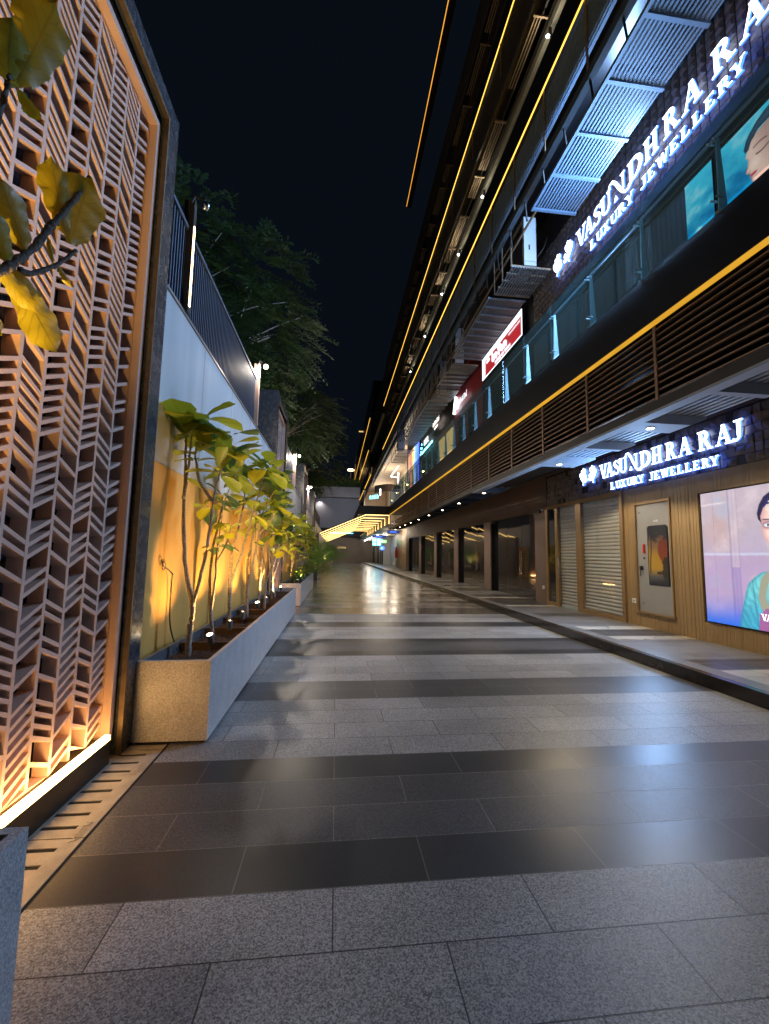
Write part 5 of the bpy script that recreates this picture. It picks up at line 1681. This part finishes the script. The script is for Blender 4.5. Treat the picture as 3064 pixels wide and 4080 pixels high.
t = thing("led_screen", "upper lit screen of a woman's profile against a turquoise sky", "screen", (5.65, 4.5, 5.5), "lit advertising screens")
mb = MB(); mb.box(5.62, 5.69, 2.8, 5.24, 5.45, 7.72); mb.build("cabinet", "black_plastic", t)
PF = [(4.1, 7.50), (4.3, 7.47), (4.468, 7.443), (4.64, 7.413), (4.733, 7.324), (4.777, 7.227), (4.792, 7.19), (4.757, 7.12), (4.775, 7.03), (4.803, 6.975), (4.795, 6.935), (4.763, 6.92), (4.745, 6.895), (4.752, 6.865), (4.732, 6.84), (4.735, 6.80), (4.69, 6.72), (4.63, 6.58), (4.45, 6.45), (4.3, 6.2), (3.9, 6.1), (3.8, 7.0), (3.9, 7.4)]
PH = [(4.453, 7.621), (4.527, 7.605), (4.614, 7.573), (4.721, 7.487), (4.778, 7.42), (4.808, 7.323), (4.79, 7.262), (4.745, 7.27), (4.70, 7.36), (4.60, 7.44), (4.4, 7.46), (4.2, 7.2), (3.7, 7.1), (3.6, 7.5), (3.9, 7.66), (4.2, 7.66)]
def skyp(y, z):
    n1 = fbm(y, z * 1.6, 2.4, 5.5); n2 = fbm(y, z, 9, 2.2)
    c = mixc((.0, .18, .40), (.04, .46, .62), sm(6.6, 7.5, z + .9 * n1))
    c = mixc(c, (.30, .62, .66), .75 * sm(.0, .45, n1 + .2 * n2 + (z - 7.2) * .25))
    c = mixc(c, (.0, .10, .26), .6 * sm(.02, .35, -n1 + .25 * n2) * sm(7.4, 6.8, z))
    d = sdist(PF, y, z)
    if d < .012:
        k = mixc((.80, .50, .40), (.36, .18, .15), .8 * sm(4.72, 4.35, y + .4 * (7.1 - z)) )
        k = mixc(k, (.95, .70, .58), .6 * sm(.12, 0, math.hypot(y - 4.67, (z - 7.0) * .9)))
        k = mixc(k, (.30, .12, .12), .7 * sm(.03, 0, -d) * sm(7.3, 7.0, z))
        ec = 7.10 + .9 * (y - 4.56) ** 2 * -4 
        if 4.47 < y < 4.65: k = mixc(k, (.03, .015, .02), .95 * sm(.016, .006, abs(z - (7.095 - 2.6 * (y - 4.57) ** 2 * -1))))
        if 4.49 < y < 4.68: k = mixc(k, (.10, .05, .05), .8 * sm(.02, .006, abs(z - (7.245 - 2.2 * (y - 4.6) ** 2))))
        e = math.hypot((y - 4.70) / .055, (z - 6.868) / .026); k = mixc(k, (.55, .05, .08), sm(1.1, .7, e))
        k = mixc(k, (.25, .1, .1), .6 * sm(.02, .0, math.hypot(y - 4.748, z - 6.945)))
        c = mixc(k, c, sm(-.005, .008, d))
    d = sdist(PH, y, z)
    if d < .015:
        st = .5 + .5 * math.sin((z + y * .6) * 190 + 6 * n2)
        c = mixc(mixc((.008, .02, .035), (.06, .10, .13), st * sm(0, .06, -d)), c, sm(-.008, .012, d + .012 * n2))
    return c
painted("picture", "screen_profile", t, 5.619, 2.82, 5.23, 5.47, 7.70, skyp, .0095, .58)

t = thing("led_screen", "narrow lit screen of turquoise clouds beside the profile screen", "screen", (5.65, 5.6, 5.5), "lit advertising screens")
mb = MB(); mb.box(5.62, 5.69, 5.30, 5.82, 5.45, 7.72); mb.build("cabinet", "black_plastic", t)
painted("picture", "screen_clouds", t, 5.619, 5.31, 5.81, 5.47, 7.70, lambda y, z: skyp(y + 3, z), .012, .58)

# upper shop front: tile band, lintel, shutters
up = thing("upper_shopfront", "first floor jewellery shop wall with dark pebbled tiles and shutters", "shopfront", (5.7, 6, 5.33))
mb = MB(); rr = random.Random(19); s_ = .17
for i in range(int((11.4 - 2.8) / s_)):
    for j in range(11):
        y = 2.8 + i * s_; z = 8.28 + j * s_
        hh = rr.uniform(.02, .06)
        mb.add([(5.69, y + .008, z + .008), (5.69, y + s_ - .008, z + .008), (5.69, y + s_ - .008, z + s_ - .008), (5.69, y + .008, z + s_ - .008),
                (5.69 - hh, y + s_ * .3, z + s_ * .3), (5.69 - hh, y + s_ * .72, z + s_ * .25), (5.69 - hh * .8, y + s_ * .7, z + s_ * .7), (5.69 - hh, y + s_ * .3, z + s_ * .75)],
               [(4, 5, 6, 7), (0, 1, 5, 4), (1, 2, 6, 5), (2, 3, 7, 6), (3, 0, 4, 7)])
mb.build("pebbled_tiles", "tile_stone", up)
mb = MB(); mb.box(5.60, 5.7, 2.8, 11.4, 8.05, 8.26); mb.box(5.62, 5.7, 2.8, 11.4, 7.95, 8.049); mb.build("granite_lintel", "lintel_granite", up)
mb = MB(); mb.box(5.6, 5.7, 2.8, 11.4, 7.76, 7.79); mb.build("trim_line", "brass_trim", up)
mb = MB()
for a, b in ((5.84, 7.6), (7.7, 9.0), (9.1, 10.3), (10.45, 11.3)):
    y = a
    while y < b - .01:
        mb.box(5.66, 5.70, y, min(y + .11, b) - .008, 5.34, 7.75); y += .11
mb.build("shutter_panels", "upper_shutter", up)

def sunset(y, z):
    n1 = fbm(y, z, 4, 8.8); n2 = fbm(y, z, 16, 4.4); n3 = fbm(y, z, 40, 1.4)
    c = mixc((.05, .045, .04), (.30, .15, .015), sm(1.14, 1.34, z + .08 * n1))
    c = mixc(c, (.16, .075, .03), sm(1.5, 1.8, z + .1 * n1))
    e = math.hypot((y - 7.26 + .05 * n1) / .23, (z - 1.70 + .1 * n1) / .30)
    c = mixc(c, (.14 + .05 * n2, .014, .006), .92 * sm(1.08, .85, e))
    c = mixc(c, (.22, .04, .015), .4 * sm(.02, .0, abs(e - .6)))
    c = mixc(c, (.012, .013, .016), sm(1.82, 1.95, z + .22 * n2 + .1 * n3))
    c = mixc(c, (.006, .006, .006), .95 * sm(.02, .008, abs(y - 7.665 - .02 * math.sin(z * 6))) * sm(1.2, 1.25, z))
    tr_ = math.hypot((y - 7.31 + (z - 1.2) * .15) / .09, (z - 1.30) / .26)
    c = mixc(c, (.010, .009, .007), .95 * sm(1.1, .8, tr_ + 1.1 * n2 + .5 * n3))
    c = mixc(c, (.010, .009, .007), .95 * sm(1.0, .75, math.hypot((y - 7.43) / .10, (z - 1.235) / .035) + 1.0 * n3))
    c = mixc((.012, .012, .014), c, sm(1.05, 1.16, z + .05 * n1 + (7.5 - y) * -.1))
    return c
painted("poster", "screen_poster", POSTER, GX - .006, 7.245, 7.725, 1.01, 2.14, sunset, .006, .55)
# other first floor shops ------------------------------------------
t = thing("shop_sign", "dark red lit box sign with white border on the first floor", "sign", (5.6, 13.4, 8.3))
mb = MB(); mb.box(5.52, 5.65, 11.74, 15.26, 8.33, 9.18); mb.build("box", "black_plastic", t)
flat("red_face", "sign_red_lit", t, [(11.76, 8.36), (15.2, 8.36), (15.2, 9.15), (11.76, 9.15)], 5.519, 0)
mb = MB()
for a, b, c, d in ((11.74, 15.26, 9.0, 9.18), (14.98, 15.26, 8.33, 9.0), (11.74, 11.78, 8.33, 9.0), (11.78, 14.98, 8.33, 8.36)):
    mb.box(5.50, 5.5185, a, b, c, d)
mb.build("lit_border", "sign_soft", t)
textmesh("brand_letters", "beYon", .50, (5.49, 13.55, 8.74), RX, "sign_soft", t, .02)
textmesh("tag_line", "HOUSE OF TITAN", .17, (5.51, 13.3, 8.47), RX, "sign_soft", t, .005)
strokes("tag_line", 12, .12, (5.51, 12.3, 8.87), RX, "sign_soft", t, .005)
textmesh("script_letters", "बियॉन", .16, (5.51, 14.65, 8.86), RX, "sign_soft", t, .005)
t = thing("red_shopfront", "red clad first floor shop with tall panels", "shopfront", (5.6, 17, 5.33))
mb = MB(); mb.box(5.60, 5.69, 15.6, 19.6, 8.0, 10.2); mb.box(5.60, 5.69, 15.5, 16.2, 5.34, 8.0); mb.box(5.60, 5.69, 18.9, 19.5, 5.34, 8.0); mb.box(5.6, 5.69, 17.4, 17.7, 5.34, 8.0); mb.build("red_cladding", "red_panel", t)
mb = MB(); mb.box(5.63, 5.69, 16.2, 17.4, 5.34, 7.9); mb.box(5.63, 5.69, 17.7, 18.9, 5.34, 7.9); mb.build("glass_door", "window_dark", t)
t = thing("shop_sign", "white script lettering with a tall stroke on the red first floor shop", "sign", (5.5, 18, 8.4))
mb = MB()
for q in ([(19.2, 8.32), (18.95, 9.1)], [(18.92, 9.05), (18.72, 8.45)]):
    a = Vector((5.5, *q[0])); b = Vector((5.5, *q[1])); mb.tube([a, b], [.07, .05], 8)
mb.build("tall_stroke", "sign_white", t)
strokes("script_letters", 5, .42, (5.50, 17.75, 8.62), RX, "sign_soft", t, .02)
t = thing("shop_sign", "two line warm white block lettering on the first floor", "sign", (5.5, 22.9, 9.0))
strokes("name_letters", 6, .42, (5.52, 22.9, 9.18), RX, "sign_warm_white", t, .03)
strokes("caption_letters", 6, .24, (5.52, 22.9, 8.85), RX, "sign_warm_white", t, .03)
t = thing("cream_shopfront", "first floor shop with lit cream shutter panels", "shopfront", (5.6, 22, 5.33))
for a, b in ((19.9, 21.25), (21.45, 22.95)):
    mb = MB(); mb.box(5.62, 5.69, a, b, 5.34, 7.95); mb.build("lit_panel", "panel_yellow", t)
mb = MB(); mb.box(5.56, 5.69, 19.7, 23.8, 7.96, 8.2); mb.build("lintel", "mall_beige", t)
t = thing("shop_sign", "white lettering over a teal light bar on the first floor", "sign", (5.5, 26, 8.5))
textmesh("name_letters", "MEUL", .52, (5.5, 25.6, 8.74), RX, "sign_soft", t, .02)
mb = MB(); mb.box(5.5, 5.53, 23.9, 27.1, 8.22, 8.34); mb.build("light_bar", "sign_teal", t)
mb = MB(); mb.box(5.6, 5.69, 23.9, 27.6, 8.95, 9.6); mb.build("teal_back", "upper_shutter", t)
mb = MB()
for a, b in ((27.1, 8.9), (27.35, 8.7), (27.0, 8.62), (27.3, 8.45), (27.5, 8.3)):
    mb.tube([(5.5, a, b), (5.53, a, b)], .07, 10)
mb.build("dots", "sign_teal", t)
t = thing("led_screen", "far colourful lit screen with a blue panel on the first floor", "screen", (5.6, 30.5, 6), "lit advertising screens")
mb = MB(); mb.box(5.58, 5.66, 28.2, 32.8, 5.5, 9.6); mb.build("cabinet", "black_plastic", t)
flat("picture", "screen_colour", t, [(28.25, 5.55), (28.25, 9.55), (32.75, 9.55), (32.75, 5.55)], 5.578, 0)
t = thing("numeral_sign", "tall white light tubes shaped like a numeral four at the terrace corner", "sign", (5.2, 36, 7.6))
mb = MB(); mb.tube([(5.27, 36, 9.32), (4.58, 36, 8.34)], .05, 8); mb.tube([(4.58, 36, 8.31), (5.2, 36, 8.28)], .035, 8); mb.tube([(5.24, 35.98, 8.7), (5.24, 35.98, 7.68)], .07, 8)
mb.build("light_tubes", "sign_warm_white", t, smooth=True)
t = thing("numeral_sign", "short pink white light tube low on the far terrace", "sign", (3.7, 40, 7))
mb = MB(); mb.tube([(4.2, 41, 8.0), (4.2, 41, 7.35)], .07, 8); mb.build("light_tube", "sign_warm_white", t)
t = thing("shop_sign", "blue letters climbing behind the far terrace glass", "sign", (3.6, 44, 7))
strokes("letters", 4, .6, (3.9, 44, 7.6), (PI / 2, 0, -.9), "sign_teal", t, .02)

# AC units on steel platforms
def ac(lab, x0, x1, y0, y1, z, h, plat):
    t = thing("outdoor_ac_unit", lab, "air conditioner", (x0, y0, z), "outdoor units on platforms")
    m = MB(); m.box(x0, x1, y0, y1, z + .06, z + h); m.build("casing", "ac_casing", t)
    m = MB(); m.box(x0 + .12, x0 + .16, y0 - .003, y0 - .0005, z + h * .35, z + h * .45); m.box(x0 + .01, x1 - .01, y0 - .003, y0 - .0005, z + h * .12, z + h * .125); m.build("badge", "black_plastic", t)
    m = MB(); m.box(x0 - .002, x0 - .0005, y0 + .1, y1 - .1, z + .15, z + h - .15); m.build("coil_grille", "steel_dark", t)
    m = MB(); m.tube(curve([(x1, y0 + .1, z + .3), (x1 + .15, y0 - .1, z + .5), (x1 + .3, y0, z + .9)], 5), .012, 6); m.build("pipe", "cable_black", t)
    m = MB()
    for yy in (y0 + .1, y1 - .15): m.box(x0, x1, yy, yy + .05, z + .0, z + .06)
    m.build("feet", "steel_dark", t)
    a, b = plat
    t2 = thing("service_platform", lab.replace("outdoor air conditioner", "steel slatted platform holding the unit"), "platform", (4.28, a, z), "steel platforms for outdoor units")
    m = MB(); y = a
    while y < b:
        m.box(4.28, 5.35, y, y + .05, z - .04, z - .001); y += (b - a) / 4.02
    m.build("cross_bars", "steel_rust", t2)
    m = MB(); x = 4.3
    while x < 5.33:
        m.box(x, x + .03, a, b, z - .065, z - .0405); x += .075
    m.build("slats", "slat_grey", t2)
    m = MB()
    for yy in (a + .02, (a + b) / 2, b - .02):
        m.tube([(4.28, yy, z - .05), (4.28, yy, z + 1.1)], .016, 6)
    m.tube([(4.28, a, z + 1.1), (4.28, b, z + 1.1)], .016, 6); m.tube([(4.28, a, z + .55), (4.28, b, z + .55)], .012, 6)
    m.build("guard_rail", "steel_rust", t2)
ac("tall white outdoor air conditioner above the large first floor sign", 4.65, 4.98, 9.7, 10.5, 9.0, 1.42, (9.66, 10.85))
ac("white outdoor air conditioner above the dark red box sign", 4.45, 4.78, 15.35, 16.0, 9.0, 1.5, (15.3, 16.05))
ac("white outdoor air conditioner above the red shop", 4.65, 4.95, 18.6, 19.2, 9.0, 1.7, (17.8, 19.2))
ac("grey outdoor air conditioner above the colourful far screen", 4.2, 4.66, 28.9, 29.7, 9.0, 1.5, (28.9, 33.3))
rr = random.Random(12)
for q in range(48):
    mb = MB()
    y = rr.uniform(13, 32); z = rr.uniform(9.3, 11.0); x = rr.uniform(4.3, 5.4)
    mb.tube([(x, y, z), (x + rr.uniform(-.5, .5), y + rr.uniform(-1.2, 1.2), z + rr.uniform(-.5, .5))], .018, 5)
    mb.build("pipe", "steel_rust", mall)
# small lamps on levels above
for i, (x, y, z, lb) in enumerate(((4.5, 8.01, 13.44, "brightest small white lamp high on the second floor edge"), (4.5, 12.37, 13.42, "second small white lamp along the second floor edge"), (4.5, 15.12, 13.43, "third small white lamp along the second floor edge"), (4.5, 17.76, 13.48, "fourth small white lamp along the second floor edge"),
                                    (4.5, 21.5, 13.45, "fifth small white lamp along the second floor edge"), (4.5, 26.0, 13.45, "farthest small white lamp along the second floor edge"))):
    t = thing("edge_lamp", lb, "lamp", (x, y, z), "small lamps on the second floor edge")
    mb = MB(); mb.lathe([(.02, -.03), (.04, 0), (.02, .03)], (x, y, z), 10); mb.build("bulb", "bulb_white", t, smooth=True)
    mb = MB(); mb.box(x + .02, x + .1, y - .01, y + .01, z - .01, z + .25); mb.build("bracket", "steel_dark", t)
    light("edge_light", 'POINT', t, (x - .05, y, z - .05), 9, (1, .85, .6), .03)
for i, (y, z) in enumerate(((21.6, 5.9), (26.5, 6.0), (31.0, 6.1), (34.0, 5.9))):
    t = thing("terrace_lamp", ["round warm lamp behind the balustrade below the teal sign", "round warm lamp behind the balustrade below the far colourful screen", "round warm lamp at the balustrade corner", "round warm lamp just beyond the balustrade corner"][i], "lamp", (4.5, y, 5.33), "warm lamps behind the balustrade")
    mb = MB(); mb.lathe([(.02, 0), (.09, .02), (.11, .05), (.05, .08)], (4.45, y, z), 14); mb.build("shade", "lamp_warm_far", t)
    mb = MB(); mb.tube([(4.45, y, 5.33), (4.45, y, z)], .02, 6); mb.build("stem", "steel_dark", t)

# extinguisher, directional signs
t = thing("fire_extinguisher", "red fire extinguisher hung at the far end of the brown wall", "extinguisher", (6.1, 42.2, 1.0))
mb = MB(); mb.lathe([(.10, 0), (.12, .05), (.12, .85), (.05, 1.0), (.04, 1.1)], (6.05, 42.2, 1.2), 12); mb.build("cylinder", "red_paint", t, smooth=True)
mb = MB(); mb.tube([(6.05, 42.2, 2.3), (5.95, 42.15, 2.2), (5.93, 42.1, 1.6)], .025, 6); mb.build("hose", "black_plastic", t)
def hang(lab, x, y, z, wd, h, mat, txt, tmat="sign_deep_blue"):
    t = thing("hanging_sign", lab, "sign", (x, y, z), "small lit signs under the ceiling")
    m = MB(); m.box(x - wd / 2, x + wd / 2, y, y + .08, z - h / 2, z + h / 2); m.build("box", mat, t)
    strokes("letters", txt, h * .62, (x, y - .01, z), (PI / 2, 0, 0), tmat, t, .004)
    m = MB(); m.box(x - wd * .4, x - wd * .4 + .03, y + .02, y + .05, z + h / 2, 3.86); m.box(x + wd * .4, x + wd * .4 + .03, y + .02, y + .05, z + h / 2, 3.86); m.build("hangers", "steel_dark", t)
hang("dark blue lit sign nearest the white lobby wall", 4.75, 35.0, 3.42, 1.0, .24, "sign_navy", 6)
hang("dark blue lit sign second along under the ceiling", 4.6, 45.5, 3.45, 1.5, .3, "sign_navy", 6)
hang("green lit exit sign below the blue signs", 5.2, 46.5, 2.95, .7, .3, "sign_green", 4, "screen_white")
t = thing("round_sign", "round blue lit sign on the far wall", "sign", (6.1, 57, 2.2))
mb = MB(); mb.tube([(6.1, 56.0, 2.35), (6.1, 55.9, 2.35)], .28, 18); mb.build("disc", "sign_deep_blue", t)
strokes("letter", 1, .3, (6.1, 55.88, 2.35), (PI / 2, 0, 0), "screen_white", t, .004)
t = thing("lit_panel_sign", "pale teal four pane lit sign over the far shopfronts", "sign", (5.4, 58, 3.2))
mb = MB()
for a in (0, 1):
    for b in (0, 1):
        mb.box(5.0 + a * .62, 5.5 + a * .62, 58, 58.05, 2.75 + b * .5, 3.15 + b * .5)
mb.build("panes", "sign_teal", t)

# ============================================================ glowing canopy
cn = thing("rib_canopy", "glowing canopy of warm light ribs sloping across the far street", "canopy", (1.5, 33, 0))
for i in range(9):
    y = YF + .02 + i * 2.9
    mb = MB()
    th = .05
    mb.tube([(FX, y, 3.92), (FX, y, 4.60), (2.25, y, 4.60), (-1.3, y, 3.05)], .016, 6)
    mb.build("light_rib", "led_rib", cn)
    mb = MB()
    mb.box(FX + .04, FX + .09, y, y + .3, 3.9, 4.66)
    mb.box(2.25, FX, y, y + .3, 4.65, 4.7)
    mb.add([(2.25, y, 4.65), (2.25, y + .3, 4.65), (-1.4, y + .3, 3.06), (-1.4, y, 3.06), (2.25, y, 4.7), (2.25, y + .3, 4.7), (-1.4, y + .3, 3.11), (-1.4, y, 3.11)], [(0, 1, 2, 3), (7, 6, 5, 4), (0, 4, 5, 1), (2, 6, 7, 3), (1, 5, 6, 2), (0, 3, 7, 4)])
    mb.build("rib_beam", "end_brown", cn)
mb = MB(); mb.box(-1.5, -1.35, YF, YF + 24, 0, 3.1); mb.build("side_support", "end_brown", cn)
mb = MB(); mb.box(FX + .09, FX + .12, YF + .5, YF + 24, 3.9, 4.66); mb.build("side_board", "soffit_beige", cn)

# far lamps by the roof
for i, (x, z, arm) in enumerate(((2.37, 15.6, 0), (3.3, 22.4, .97))):
    t = thing("street_lamp", ["lit street lamp with a warm head above the end building roof", "taller unlit street lamp with a flat arm by the gold lines"][i], "lamp", (x, 80, 13), "street lamps above the end building")
    if i == 0:
        mb = MB(); mb.tube([(x, 80, 13.5), (x, 80, 17.6)], .05, 6); mb.build("pole", "steel_rust", t)
        mb = MB(); mb.lathe([(.1, 0), (.6, .1), (.6, .25), (.1, .4)], (x, 80, 17.5), 14); mb.build("head", "lamp_warm_far", t)
    else:
        mb = MB(); mb.tube([(2.9, 80, 13.5), (3.75, 80, 25.4)], .05, 6); mb.build("pole", "steel_rust", t)
        mb = MB(); mb.box(3.75, 4.9, 79.9, 80.1, 25.3, 25.5); mb.build("head", "panel_yellow", t)
